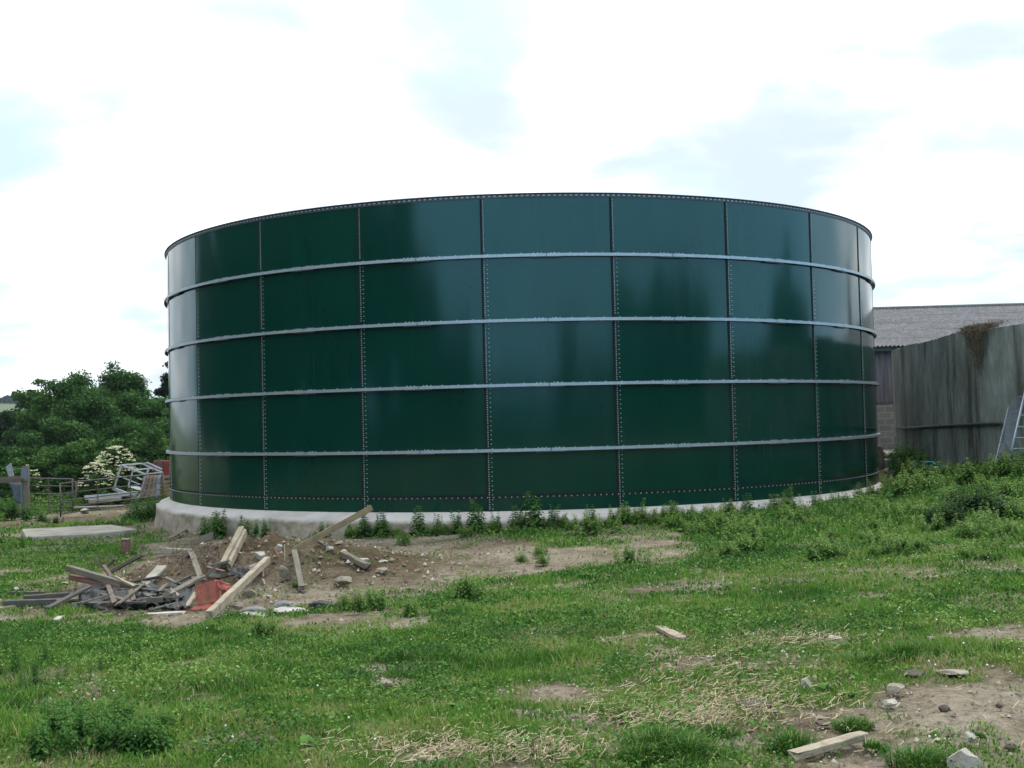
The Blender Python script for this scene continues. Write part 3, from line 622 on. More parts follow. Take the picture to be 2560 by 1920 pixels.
n = 5200; x = rng.normal(-3.9, 1.5, n); y = rng.normal(17.2, 1.6, n); sz = .006+.035*rng.random(n)**3.2; z = H(x, y)+sz*.25
P = np.stack([x, y, z], -1)[:, None]+o8[None]*sz[:, None, None]*(.5+.9*rng.random((n, 5, 1))); b = np.arange(n)*5; Ft = np.concatenate([np.stack([b+i, b+(i+1) % 4, b+4], -1) for i in range(4)])
tag(npmesh('rubble', P.reshape(-1, 3), [Ft], leafmat('rubble_bits', [(0, (.05, .038, .026)), (.7, (.15, .115, .08)), (.92, (.24, .20, .155)), (1, (.42, .38, .33))], 0, .9, .1), {'tint': np.repeat(rng.random(n), 5)}), 'loose broken earth and grit covering the mound of the heap', 'rubble', kind='stuff')
def weed_meshes(kind, seed):
    rg = np.random.default_rng(seed); V = []; T = []; stm = MB()
    ns = {'nettle': 5, 'bush': 9, 'thistle': 4, 'dock': 1}[kind]
    VV = []; FF = []; TT = []; b = 0
    if kind == 'dock':
        for i in range(9):
            a = rg.uniform(0, 6.28); l = rg.uniform(.6, 1.0); w = l*.22; el = rg.uniform(.25, 1.1)
            d = np.array([math.cos(a), math.sin(a), 0]); s_ = np.array([-math.sin(a), math.cos(a), 0]); pts = []
            for j in range(6):
                t = j/5; c = d*l*t*math.cos(el*(1-t*.6))+np.array([0, 0, l*math.sin(el)*(t-.55*t*t)+.03]); ww = w*math.sin(math.pi*min(t*.9+.08, 1))**.8+.01
                pts += [c-s_*ww+np.array([0, 0, ww*.3]), c, c+s_*ww+np.array([0, 0, ww*.3])]
            VV.append(np.array(pts)); q = []
            for j in range(5):
                for m in (0, 1): q.append((b+j*3+m, b+j*3+m+1, b+j*3+4+m, b+j*3+3+m))
            FF.append(np.array(q)); TT.append(np.full(18, rg.uniform(.3, 1))); b += 18
        stm.tube([(0, 0, -.03), (0, 0, .1)], .02, 6)
        return np.concatenate(VV), [np.concatenate(FF)], np.concatenate(TT), stm
    for i in range(ns):
        sp_ = {'nettle': .28, 'bush': .5, 'thistle': .3}[kind]
        bx, by = rg.normal(0, sp_*.5, 2); hh = rg.uniform(.6, 1.0)*(1 if i else 1.0/ .95); lx, ly = rg.normal(0, .12, 2)
        stm.tube([(bx, by, -.05), (bx+lx*.5, by+ly*.5, hh*.5), (bx+lx, by+ly, hh)], .010, 5, .004)
        nl = {'nettle': 11, 'bush': 13, 'thistle': 22}[kind]
        for j in range(nl):
            t = .12+.88*j/(nl-1); c = np.array([bx+lx*t, by+ly*t, hh*t]); L_ = {'nettle': .26, 'bush': .22, 'thistle': .16}[kind]*(1.15-.8*t)*rg.uniform(.8, 1.2)
            for q in range(4 if kind != 'thistle' else 3):
                a = j*1.57*.5+q*math.pi/2*(1 if kind != 'thistle' else 1.33)+rg.normal(0, .3); dr = rg.uniform(-.5, .35) if t < .9 else .8
                d = np.array([math.cos(a), math.sin(a), 0]); s_ = np.array([-math.sin(a), math.cos(a), 0]); w = L_*(.30 if kind != 'thistle' else .15)
                p0 = c+d*L_*.1; p1 = c+d*L_*.5+np.array([0, 0, .12*L_+dr*L_*.3]); p2 = c+d*L_+np.array([0, 0, dr*L_*.6-.1*L_])
                up_ = np.array([0, 0, w*.35])
                VV.append(np.array([p0, p1+s_*w+up_, p1, p1-s_*w+up_, p2])); FF.append(np.array([(b, b+1, b+2), (b, b+2, b+3), (b+1, b+4, b+2), (b+2, b+4, b+3)])); TT.append(np.full(5, np.clip(.25+.55*t+rg.normal(0, .15), 0, 1))); b += 5
    return np.concatenate(VV), [np.concatenate(FF)], np.concatenate(TT), stm
STEMM = simple('plant_stem', [(.3, (.05, .09, .02)), (.7, (.10, .14, .04))], 10, .7, .1)
PROTO = {}
def weed(kind, p, h, mt, label, cat, group, name, wd=1.0):
    v = random.randrange(4); key = (kind, v, mt.name)
    if key not in PROTO:
        V, F, T, stm = weed_meshes(kind, hash((kind == 'nettle', kind == 'bush', v)) % 9999 + v)
        fo = npmesh('foliage', V, F, mt, {'tint': T}); so_ = stm.build('stem', STEMM)
        PROTO[key] = (fo.data, so_.data); bpy.data.objects.remove(fo); bpy.data.objects.remove(so_)
    r_ = empty(name, p, random.uniform(0, 6.28), label=label, cat=cat, group=group); r_.scale = (h*wd, h*wd, h)
    for nm, me in zip(('foliage', 'stem'), PROTO[key]):
        o = bpy.data.objects.new(nm, me); COL.objects.link(o); o.parent = r_
    return r_
def pxh(p, npx): return npx*depth(p)/FPX
# nettles along the foot of the tank
BASE = [(598,1338,36),(640,1338,46),(700,1326,62),(722,1326,80),(765,1324,82),(812,1326,70),(845,1328,64),(930,1330,52),(1003,1328,78),(985,1336,40),(1052,1324,62),(1082,1322,74),(1120,1322,84),(1150,1322,60),(1195,1318,70),(1226,1316,98),(1262,1314,60),(1296,1310,78),(1322,1310,114),(1350,1308,72),(1392,1302,60),(1432,1300,52),(1470,1300,40),(1572,1294,62),(1600,1292,70),(1636,1290,66),(1674,1290,84),(1706,1286,60),(1742,1284,58),(1790,1282,50),(1826,1280,66),(1856,1276,50),(1920,1272,38),(350,1300,60),(378,1296,50),(366,1302,66)]
ORD = ['first', 'second', 'third', 'fourth', 'fifth', 'sixth', 'seventh', 'eighth', 'ninth', 'tenth', 'eleventh', 'twelfth', 'thirteenth', 'fourteenth', 'fifteenth', 'sixteenth', 'seventeenth', 'eighteenth', 'nineteenth', 'twentieth', 'twenty-first', 'twenty-second', 'twenty-third', 'twenty-fourth', 'twenty-fifth', 'twenty-sixth', 'twenty-seventh', 'twenty-eighth', 'twenty-ninth', 'thirtieth', 'thirty-first', 'thirty-second', 'thirty-third', 'thirty-fourth', 'thirty-fifth', 'thirty-sixth', 'thirty-seventh', 'thirty-eighth', 'thirty-ninth', 'fortieth', 'forty-first', 'forty-second', 'forty-third', 'forty-fourth', 'forty-fifth']
def row(lst, kind, mt, phrase, cat, group, name, wd=1.0):
    for i, (px, py, hp) in enumerate(sorted(lst)):
        hp = hp*(.84 if name == 'nettle' and mt is WEEDM else 1)
        p = at(px, py)
        rt = math.hypot(p.x, p.y-TC.y)
        if rt < 10.45: s = 10.45/rt; p = Vector((p.x*s, TC.y+(p.y-TC.y)*s, 0)); p.z = gz(p.x, p.y)
        weed(kind, p, pxh(p, hp), mt, f'{phrase}, {ORD[i]} from the left', cat, group, name, wd)
row(BASE[:-3], 'nettle', WEEDM, 'leafy green nettle standing against the white tank plinth', 'nettle', 'nettles along the tank foot', 'nettle')
row([(x_+random.uniform(-14, 14), 1330-max(0, x_-1250)*.075+random.uniform(-4, 10), random.uniform(16, 40)) for x_ in range(905, 2080, 26)][:45], 'bush', WEEDL, 'low weed filling the foot of the plinth between the nettles', 'weed', 'low weeds along the plinth foot', 'weed_bush', 1.7)
row(BASE[-3:], 'bush', WEEDM, 'bushy weed at the left corner of the plinth by the gate', 'weed', 'weeds at the left end of the plinth', 'weed_bush')
row([(870,1522,52),(900,1530,62),(942,1522,70),(1022,1540,58),(1165,1500,78),(1180,1488,55),(662,1590,66),(522,1585,42),(1012,1362,34),(1362,1412,36),(1350,1392,40),(1572,1412,62),(1300,1408,34),(740,1470,24),(1148,1530,34)], 'bush', WEEDL, 'bushy bright green weed on the open ground before the tank', 'weed', 'weeds on the open ground', 'weed_bush')
L1 = [(random.uniform(1330, 2180), random.uniform(1290, 1400), random.uniform(28, 62)) for _ in range(60)]
L1 = [q for q in L1 if not (1400 < q[0] < 1800 and q[1] > 1345)]
row(L1[:45], 'bush', WEEDL, 'low leafy weed in the band right of the bare soil', 'weed', 'weeds in the band right of the bare soil', 'weed_bush', 1.4)
row([(random.uniform(2160, 2540), random.uniform(1235, 1400), random.uniform(34, 60)) for _ in range(36)], 'bush', WEEDL, 'leafy weed on the bank below the concrete wall', 'weed', 'weeds on the bank at right', 'weed_bush', 1.3)
row([(random.uniform(2210, 2550), random.uniform(1185, 1262), random.uniform(50, 78)) for i in range(16)], 'bush', WEEDL, 'tall bright leafy weed behind the dark nettle bed', 'weed', 'tall bright weeds behind the nettle bed', 'weed_bush', 1.25)
row([(2335+i*26+random.uniform(-9, 9), 1300+random.uniform(-16, 22), random.uniform(54, 74)) for i in range(8)], 'nettle', DARKL, 'dark nettle in the dense bed at right', 'nettle', 'dark nettles in the bed at right', 'nettle', 1.5)
row([(x_+random.uniform(-8, 8), random.uniform(1182, 1200), random.uniform(22, 40)) for x_ in range(2330, 2550, 15)], 'bush', WEEDL, 'small weed along the foot of the stained wall', 'weed', 'small weeds at the foot of the stained wall', 'weed_bush', 1.4)
row([(2262,1178,84),(2284,1180,88),(2310,1172,44),(2245,1200,50)], 'bush', WEEDM, 'tall feathery weed at the near end of the stained wall', 'weed', 'tall weeds before the stained wall', 'weed_bush', .9)
row([(20,1700,120),(70,1690,140),(100,1720,110),(45,1740,100),(125,1660,90),(160,1700,80),(215,1700,70),(250,1680,75),(330,1650,80),(345,1690,60),(10,1640,90),(80,1610,80)], 'thistle', WEEDM, 'tall thin-leaved weed at the left edge of the grass', 'weed', 'tall thin weeds at left edge', 'thistle', .8)
row([(130,1850,110),(200,1870,100),(260,1880,110),(310,1850,120),(350,1880,105),(390,1840,80),(90,1890,90),(170,1810,70)], 'bush', WEEDM, 'bushy dark weed in the lower left corner', 'weed', 'bushy weeds at lower left', 'weed_bush', 1.1)
row([(30,1300,60),(10,1290,55),(60,1302,45),(100,1306,30),(140,1310,26),(20,1250,60)], 'bush', WEEDM, 'overgrown weed around the timber post at left', 'weed', 'weeds around the timber post', 'weed_bush', 1.2)
row([(1730,1760,44),(1560,1800,40),(2050,1730,44),(2120,1740,38),(2140,1545,28),(1150,1775,40),(1320,1870,60),(1120,1670,34),(760,1870,50),(2100,1620,40),(2270,1380,34),(2340,1360,40),(1700,1330,26),(1660,1425,26),(1480,1445,26)], 'dock', WEEDM, 'broad-leaved dock plant lying open in the grass', 'dock plant', 'dock plants in the grass', 'dock_plant', 1.0)

def tuft(px, py, hpx, wpx, label, n=420, blue=0):
    hpx *= .72; wpx *= 1.35
    p = at(px, py); h = pxh(p, hpx); w = pxh(p, wpx)/2; r = rng; a = r.uniform(0, 2*math.pi, n); rad = w*r.random(n)**.9*.8
    x = rad*np.cos(a); y = rad*np.sin(a); hh = h*(.35+.75*r.random(n))*(1-.3*(rad/w)**2); oa = a+r.normal(0, .6, n); ln = hh*(.2+1.3*r.random(n)*(rad/w+.25))
    ww = .0028; V = np.empty((n, 7, 3)); wx = -np.sin(oa)*ww; wy = np.cos(oa)*ww
    zb = np.array([gz(p.x+x[i], p.y+y[i]) for i in range(0, n)])-p.z-.01 if n < 30 else H(p.x+x, p.y+y)-p.z-.01
    for j, (t, dz, dl, wd) in enumerate(((0, 0, 0, 1), (.5, .6, .3, .9), (.85, .9, .7, .6))):
        cx_ = x+np.cos(oa)*ln*dl; cy_ = y+np.sin(oa)*ln*dl; cz = zb+hh*dz
        V[:, 2*j] = np.stack([cx_-wx*wd, cy_-wy*wd, cz], -1); V[:, 2*j+1] = np.stack([cx_+wx*wd, cy_+wy*wd, cz], -1)
    V[:, 6] = np.stack([x+np.cos(oa)*ln*1.1, y+np.sin(oa)*ln*1.1, zb+hh*.92], -1); b = np.arange(n)*7
    F4 = np.concatenate([np.stack([b, b+1, b+3, b+2], -1), np.stack([b+2, b+3, b+5, b+4], -1)]); F3 = np.stack([b+4, b+5, b+6], -1)
    t = np.clip(.0+.22*r.random(n)+(r.random(n) < .10)*.7, 0, 1)
    tag(npmesh('grass_tuft', V.reshape(-1, 3), [F4, F3], GRASSM, {'tint': np.repeat(t, 7)}, loc=p), label, 'grass tuft', 'long grass tufts')
for q in [(1640,1880,90,150,'long dark grass tuft at the bottom beside the loose straw',900),(1720,1895,80,130,'long dark grass tuft right of the biggest one at the bottom',800),(1600,1905,70,110,'long grass tuft below and left of the biggest tuft at the bottom',600),
          (1980,1868,60,110,'grass tuft just above the left end of the weathered plank',560),(2130,1818,36,90,'small grass tuft above the right half of the weathered plank',700),(2190,1872,34,60,'small grass tuft off the right end of the weathered plank',300),
          (2300,1915,70,150,'grass tuft at the bottom edge beside the pointed pale stone',700),(1800,1835,40,90,'grass tuft below the dark mud clod',400),(2270,1640,54,150,'lush grass tuft below the small pale stone at right',700),(2180,1660,44,120,'lush grass tuft left of the one above the flat grey stone',500),
          (2440,1840,22,40,'tiny grass tuft on the bare track left of the square stone',160),(420,1640,46,90,'grass tuft in the grass below the rubbish heap',300),(1240,1600,30,70,'grass tuft in the middle of the pasture',260)]:
    tuft(q[0], q[1], q[2], q[3], q[4], q[5])
# clover flowers
bmx = bmesh.new(); bmesh.ops.create_icosphere(bmx, subdivisions=1, radius=.0062); bmesh.ops.translate(bmx, verts=bmx.verts, vec=(0, 0, .075))
me = bpy.data.meshes.new('clover_flower'); bmx.to_mesh(me); bmx.free(); me.materials.append(simple('clover_white', [(.3, (.6, .6, .55)), (.7, (.85, .83, .8))], 60, .8, .2))
CL = [(random.uniform(1500, 2550), random.uniform(1400, 1700)) for _ in range(70)]+[(random.uniform(100, 1500), random.uniform(1570, 1900)) for _ in range(22)]+[(1655,1412),(1740,1430),(1690,1455),(1655,1475),(2250,1545),(2040,1605),(2340,1870),(2325,1885),(1625,1860),(2310,1900)]
for x_, y_ in CL:
    o = bpy.data.objects.new('clover_flower', me); COL.objects.link(o); o.location = at(x_, y_); s_ = random.uniform(.7, 1.2); o.scale = (s_, s_, s_)
    tag(o, 'tiny round white clover flower head in the pasture grass', 'clover flower', 'white clover flowers in the grass')

# ---------------- trees ----------------
def tree(name, label, cat, x, y, h, rad, nleaf, ls, mt, kind='broad', group=None, low=.12, seed=0, zb=None, tintoff=0):
    rg = np.random.default_rng(seed+int(abs(x*13+y*7))); z0 = gz(x, y) if zb is None else zb
    t = empty(name, (x, y, z0), label=label, cat=cat, group=group); mb = MB()
    if kind == 'conifer':
        mb.tube([(0, 0, -.3), (0, 0, h*.5), (0, 0, h*.97)], h*.022, 7, .02); mb.build('trunk', BARK, t)
        u = rg.random(nleaf)**.8; lay = (np.sin(u*h*3.2)*.5+.5)*.35+.65; r = rad*(1-u)**.9*np.sqrt(rg.random(nleaf))*lay; a = rg.uniform(0, 6.28, nleaf)
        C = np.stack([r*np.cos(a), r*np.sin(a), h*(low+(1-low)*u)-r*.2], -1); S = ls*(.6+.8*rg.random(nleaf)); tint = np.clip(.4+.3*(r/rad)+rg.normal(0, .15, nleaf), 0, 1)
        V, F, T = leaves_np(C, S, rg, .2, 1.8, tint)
    else:
        mb.tube([(0, 0, -.3), (rg.normal(0, .1), 0, h*.3), (rg.normal(0, .3), rg.normal(0, .2), h*.6)], h*.028, 8, h*.012)
        nc = max(26, int(nleaf/260)); cz = h*(low+1)/2; hz = h*(1-low)/2
        D = rg.normal(size=(nc, 3)); D /= np.linalg.norm(D, axis=1)[:, None]; rr = rg.random(nc)**.4*.82*(1+.13*np.sin(D[:, 0]*5+seed)*np.sin(D[:, 2]*6+D[:, 1]*3+x))+(rg.random(nc) < .12)*.22
        CC = D*rr[:, None]*np.array([rad, rad, hz]); CC[:, 2] += cz; CC[:, :2] *= (1-.25*((CC[:, 2:3]-cz)/hz))
        cs = rad*rg.uniform(.13, .33, nc)
        for i in range(min(nc, 14)):
            c = CC[i]; b0 = np.array([0, 0, h*rg.uniform(.2, .45)]); m = (b0+c)/2+np.array([0, 0, .2]); mb.tube([b0, m, c], h*.009, 5, .02)
        mb.build('trunk', BARK, t)
        ci = rg.choice(nc, nleaf, p=(cs**2)/(cs**2).sum()); d = rg.normal(size=(nleaf, 3)); dn = d/np.linalg.norm(d, axis=1)[:, None]
        rad_ = (rg.random(nleaf)**.58); sprig = rg.random(nleaf) < .04; rad_ = np.where(sprig, rad_*1.35, rad_)
        C = CC[ci]+dn*(rad_*cs[ci])[:, None]*np.array([1.15, 1.15, .75]); S = ls*(.5+rg.random(nleaf))
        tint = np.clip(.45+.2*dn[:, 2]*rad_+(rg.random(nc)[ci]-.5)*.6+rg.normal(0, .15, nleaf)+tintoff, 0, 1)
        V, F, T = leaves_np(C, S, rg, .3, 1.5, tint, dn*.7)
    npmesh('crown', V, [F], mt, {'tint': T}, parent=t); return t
TL = leafmat('tree_leaves', [(0, (.015, .045, .013)), (.5, (.050, .122, .028)), (1, (.115, .21, .048))], .3, .65, .12)
TD = leafmat('dark_tree_leaves', [(0, (.008, .020, .009)), (.5, (.018, .042, .016)), (1, (.035, .072, .026))], .25, .65, .1)
TF = leafmat('hazed_tree_leaves', [(0, (.03, .055, .045)), (.5, (.05, .085, .065)), (1, (.08, .12, .08))], .1, .6, .2)  # leaf colour paler and bluer: haze of distance painted into it
def treepx(label, px, topy, dep, rad_px, nleaf, ls, mt, **k):
    p = PD(px, 1070, dep); x, y = p.x, p.y; z0 = gz(x, y); top = PD(px, topy, dep).z
    return tree(k.pop('name', 'broadleaf_tree'), label, k.pop('cat', 'tree'), x, y, top-z0, rad_px*dep/FPX, nleaf, ls, mt, **k)
treepx('bright green broadleaf tree, left of the pair nearest the tank', 180, 920, 58, 108, 85000, .085, TL, group='trees left of the tank', low=.05)
treepx('green broadleaf tree at the left end of the crowns', 104, 945, 59, 72, 40000, .085, TL, group='trees left of the tank', low=.0, seed=9)
treepx('bushy green tree with the highest crown beside the tank', 305, 905, 62, 108, 90000, .085, TL, group='trees left of the tank', low=.05, seed=3)
treepx('dark tree half hidden behind the left side of the tank', 438, 884, 66, 62, 26000, .13, TD, group='trees left of the tank', low=.05)
treepx('slim dark tree rising between the two green crowns', 262, 912, 70, 40, 9000, .16, TD, group='trees left of the tank')
treepx('rounded green tree filling the gap low beside the tank', 395, 985, 55, 84, 50000, .08, TL, group='trees left of the tank', low=.02, seed=5)
treepx('dark green tree at the left edge of the picture', 18, 1012, 75, 92, 32000, .13, TD, group='trees left of the tank', low=.0)
treepx('thin branchy sapling sticking out at the left of the crowns', 82, 940, 60, 26, 2600, .13, TD, group='trees left of the tank', low=.3)
BU = [(20,1100,46,90,'wide green bush behind the leaning grey sheets'),(110,1085,47,90,'wide green bush behind the far field gate'),(210,1090,46,85,'green bush left of the white-flowering elder'),(320,1075,49,85,'dark green bush behind the white-flowering elder'),(400,1065,50,80,'green bush touching the tank side'),(30,1150,43,50,'low bush behind the timber rail'),(420,1130,48,50,'low bush behind the red trailer')]
for px, ty, dp, rp, lb in BU: treepx(lb, px, ty, dp, rp, 34000, .07, TL, name='bush', cat='bush', group='bushes behind the gates', low=-.1, seed=px, tintoff=.05)
for px, ty, dp, rp, lb in [(170,1010,52,100,'tall hedge bush below the left tree crown'),(330,1020,53,100,'tall hedge bush below the right tree crown')]: treepx(lb, px, ty, dp, rp, 38000, .075, TL, name='bush', cat='bush', group='bushes behind the gates', low=-.1, seed=px, tintoff=-.1)
# elders in flower
def elder(px, ty, dep, rp, nfl, label, seed):
    t = treepx(label, px, ty, dep, rp, 6000, .10, TL, name='elder_bush', cat='elder bush', group='flowering elders', low=0, seed=seed)
    rg = np.random.default_rng(seed); h = PD(px, ty, dep).z-t.location.z; rad = rp*dep/FPX; mb = MB()
    for i in range(nfl):
        d = rg.normal(size=3); d[2] = abs(d[2])*.9; d[1] = -abs(d[1])*.8; d /= np.linalg.norm(d); c = Vector((d[0]*rad*.95, d[1]*rad*.9, h*.5+d[2]*h*.5)); s = rg.uniform(.06, .13)
        for k in range(7):
            a = rg.uniform(0, 6.28); r_ = s*rg.random()**.5; q = c+Vector((math.cos(a)*r_, math.sin(a)*r_, rg.uniform(-.02, .03))); e = s*.33
            mb.add([q+Vector((e, 0, 0)), q+Vector((0, e, 0)), q+Vector((-e, 0, 0)), q+Vector((0, -e, 0)), q+Vector((0, 0, e*.7))], [(0, 1, 4), (1, 2, 4), (2, 3, 4), (3, 0, 4), (3, 2, 1, 0)])
    mb.build('blossom', simple('elder_blossom', [(.3, (.42, .39, .22)), (.7, (.62, .58, .38))], 20, .8, .2), t)
elder(290, 1116, 45, 56, 110, 'elder bush covered in cream blossom beside the white steel frame', 1)
elder(240, 1156, 43, 44, 60, 'lower elder bush in cream blossom left of the tallest one', 2)
elder(70, 1160, 44, 32, 26, 'small elder with few cream blossoms behind the timber post', 3)
# rough herbage behind the gates
n = 60000; u = rng.uniform(-.52, -.30, n); d_ = rng.uniform(38.5, 56, n); x = d_*np.sin(u); y = d_*np.cos(u); rt = np.hypot(x, y-32.685)
k = (rt > 10.6) & ~((y < 45) & (x > -16.5) & (x < -8)) & ~((y < 40.5) & (x > -17.5)); x, y = x[k], y[k]; n = len(x)
hh = (.15+.85*fbm(x*.9, y*.9, 301, 3))*sstep(38.5, 43, y+.2*np.abs(x+15))
v, f, t = leaves_np(np.stack([x, y, H(x, y)+hh*rng.random(n)], -1), .045*(.6+.9*rng.random(n)), rng, .5, 2.2, np.clip(.5+1.2*(fbm(x*1.3, y*1.3, 302, 3)-.5)+rng.normal(0, .15, n), 0, 1))
tag(npmesh('rough_herbage', v, [f], WEEDL, {'tint': t}), 'tall rough grass and herbs growing behind the gates', 'herbage', kind='stuff')
# far hill trees
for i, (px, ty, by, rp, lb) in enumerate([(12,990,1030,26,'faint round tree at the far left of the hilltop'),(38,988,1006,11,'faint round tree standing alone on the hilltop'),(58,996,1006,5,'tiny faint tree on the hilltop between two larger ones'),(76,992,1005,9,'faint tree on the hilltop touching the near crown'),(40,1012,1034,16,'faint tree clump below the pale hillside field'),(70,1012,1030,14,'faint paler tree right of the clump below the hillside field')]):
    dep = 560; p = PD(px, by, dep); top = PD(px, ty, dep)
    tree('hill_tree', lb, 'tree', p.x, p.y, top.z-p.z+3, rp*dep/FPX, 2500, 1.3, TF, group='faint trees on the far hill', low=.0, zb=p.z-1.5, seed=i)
# trees behind and beside the viewer (mirrored in the green enamel)
def btree(x, y, h, rad, kind='broad', lb=''):
    tree('conifer' if kind == 'conifer' else 'broadleaf_tree', lb, 'tree', x, y, h, rad, 15000, .85 if kind != 'conifer' else .55, TD, kind, 'trees behind the viewer', low=.05)
BT = [(-58,44,20,10),(-56,34,22,10),(-55,24,23,10),(-53,14,23,10),(-48,4,23,10),(-42,-4,23,9),(-36,-11,22,8),(-30,-17,19,6),(-25,-21,13.5,5),(-18,-25,9.0,6),(16,-36,9.6,3.2),(24,-34,6.0,5),
      (33,-24,11.5,5.5),(39,-18,12.6,6),(44,-12,13.0,6),(48,-7,11.0,5),(56,12,6.4,5),(54,20,10.0,5.5),(56,28,10.0,5.5)]
BC = [(55.5,23.8,13.6,6.5),(45,52,10.8,3.2),(39,61,8.6,2.6)]
for i in range(30):
    an = D2R(-118+i*8.1); rr_ = 46+3*math.sin(i*2.1); x, y = rr_*math.sin(an), 4-rr_*math.cos(an)
    tree('hedge_bush', f'hedge bush in the field boundary behind the viewer, {ORD[i]} clockwise from the left', 'bush', x, y, 5.4+.5*math.sin(i*1.7), 5.6, 7000, .6, TD, 'broad', 'hedge behind the viewer', low=-.25, seed=i)
for i, (x, y, h, r_) in enumerate(BT): btree(x, y, h, r_, 'broad', f'tall dark tree behind the viewer, mirrored in the tank, {ORD[i]} clockwise from the left')
for i, (x, y, h, r_) in enumerate(BC): btree(x, y, h, r_, 'conifer', f'pointed conifer behind the viewer, mirrored at the right of the tank, {ORD[i]} along the line')
# ---------------- rubbish heap ----------------
def z1(x, y): return x*.43399, 1200+y*.43399
def place(o, A, B, roll=0):
    d = (B-A); ln = d.length; d.normalize(); s = d.cross(Vector((0, 0, 1)))
    if s.length < .05: s = Vector((1, 0, 0))
    s.normalize(); u = s.cross(d)
    c, si = math.cos(roll), math.sin(roll); s2 = s*c+u*si; u2 = u*c-s*si
    o.matrix_world = Matrix(((d.x, -s2.x, u2.x, A.x), (d.y, -s2.y, u2.y, A.y), (d.z, -s2.z, u2.z, A.z), (0, 0, 0, 1))); return ln
def beam_mesh(L_, w, t, rag=.02, seed=0, bow=0):
    r = random.Random(seed); n = 9; vs = []; fs = []; m = 8
    for i in range(n):
        x = L_*i/(n-1); ww = w/2*(1+r.uniform(-.05, .05)); tt = t/2*(1+r.uniform(-.05, .05)); oy = bow*math.sin(math.pi*i/(n-1))+r.uniform(-.003, .003)
        ch = min(ww, tt)*.16
        for j, (a, b) in enumerate([(-ww+ch, -tt), (ww-ch, -tt), (ww, -tt+ch), (ww, tt-ch), (ww-ch, tt), (-ww+ch, tt), (-ww, tt-ch), (-ww, -tt+ch)]):
            vs.append((x+(r.uniform(-rag, rag) if i in (0, n-1) else 0), a+oy, b+r.uniform(-.002, .002)))
    for i in range(n-1):
        for j in range(m): q = i*m; fs.append((q+j, q+(j+1) % m, q+m+(j+1) % m, q+m+j))
    fs.append(tuple(range(m))[::-1]); fs.append(tuple((n-1)*m+j for j in range(m)))
    return MB().add(vs, fs)
SEED = [100]
def plank(a, b, w, t, mt, label, name='plank', cat='plank', roll=0, rag=.012, src=False, group='timber on the rubbish heap', bow=0):
    """a,b = (x,y,lift) or (x,y,('d',extra depth)) in zoom coordinates"""
    cv = (lambda x, y: (x, y)) if src else z1; pts = []
    for q in (a, b):
        px, py = cv(q[0], q[1])
        if isinstance(q[2], tuple): pts.append(PD(px, py, depth(pts[0])+q[2][1]))
        else: pts.append(at(px, py, q[2]))
    SEED[0] += 1; A, B = pts; w *= .76; t *= .76; o = beam_mesh((B-A).length, w, t, rag*1.5, SEED[0], bow).build(name, mt)
    place(o, A, B, roll); return tag(o, label, cat, group)
plank((1690,405,.05), (2140,160,('d',.25)), .05, .115, W_NEW, 'long sawn plank sticking up from the heap against the plinth, freshly broken tip')
plank((1695,412,.08), (1738,622,.07), .10, .085, W_GREY, 'square grey post lying down the slope below the raised long plank')
plank((1205,778,.06), (1540,462,.10), .10, .13, W_PALE, 'thick pale beam with white flaking top, foremost on the heap')
plank((1285,488,.08), (1392,280,.22), .11, .10, W_PALE, 'split pale timber leaning up behind the crate, left half')
plank((1318,498,.08), (1412,302,.20), .07, .13, W_PALE, 'split pale timber leaning up behind the crate, right half')
plank((1150,548,.10), (1104,418,('d',.15)), .10, .035, W_PALE, 'short pale board standing on end beside the roots', rag=.03, roll=.5)
plank((1100,365,.08), (1222,322,.16), .05, .15, W_GREY, 'grey board end on the crest of the heap below the plinth')
plank((975,335,.05), (1140,250,.10), .13, .03, W_GREY, 'thin grey board at the back of the heap, close to the plinth foot')
plank((640,528,.10), (828,425,.22), .07, .07, W_GREY, 'grey batten rising to the right below the red-brown stump')
plank((612,502,.10), (665,452,.25), .07, .05, W_GREY, 'short grey stub left of the rising batten')
plank((640,558,.10), (596,492,.28), .07, .045, W_BROWN, 'short brown board crossing the left end of the rising batten')
plank((790,622,.12), (392,508,.30), .10, .11, W_GREY, 'long thick grey-brown beam slanting across the left of the heap')
plank((700,622,.08), (405,560,.16), .07, .10, W_RED, 'red-stained beam lying under the long slanting beam')
plank((770,612,.16), (660,556,.26), .05, .04, W_PALE, 'thin pale batten above the long slanting beam')
plank((690,655,.08), (1010,640,.10), .10, .08, W_GREY, 'split grey beam lying level in the middle of the heap', rag=.05)
plank((985,612,.14), (860,640,.10), .06, .03, W_DARK, 'thin dark lath on the level split beam')
plank((20,712,.06), (330,700,.06), .12, .10, W_DARK, 'long dark weathered beam lying in the grass at far left')
plank((0,742,.02), (135,722,.03), .05, .05, W_PALE, 'pale edge of a board at the left border of the picture')
plank((140,678,.06), (392,660,.06), .10, .08, W_DARK, 'dark beam behind the long one at far left')
plank((275,738,.04), (520,612,.16), .10, .045, W_DARK, 'dark grey board sloping up under the slanting beams')
plank((470,728,.04), (662,712,.05), .06, .07, W_GREY, 'low board with a pale upper edge in front of the black sheeting')
plank((655,702,.08), (945,688,.09), .08, .09, W_GREY, 'grey squared timber in front, left of the torn sacking')
plank((410,740,.01), (470,732,.01), .05, .03, W_PALE, 'small pale offcut in the grass before the heap')
plank((1045,685,.05), (985,640,.16), .10, .03, W_PALE, 'splintered pale board end left of the red crate', rag=.06, roll=.4)
plank((1010,640,.13), (1152,562,.20), .14, .05, W_GREY, 'broad grey plank rising towards the red crate', rag=.03)
plank((1076,728,.03), (1128,650,.14), .09, .03, W_PALE, 'pale broken board leaning on the left side of the red crate', rag=.05, roll=.3)
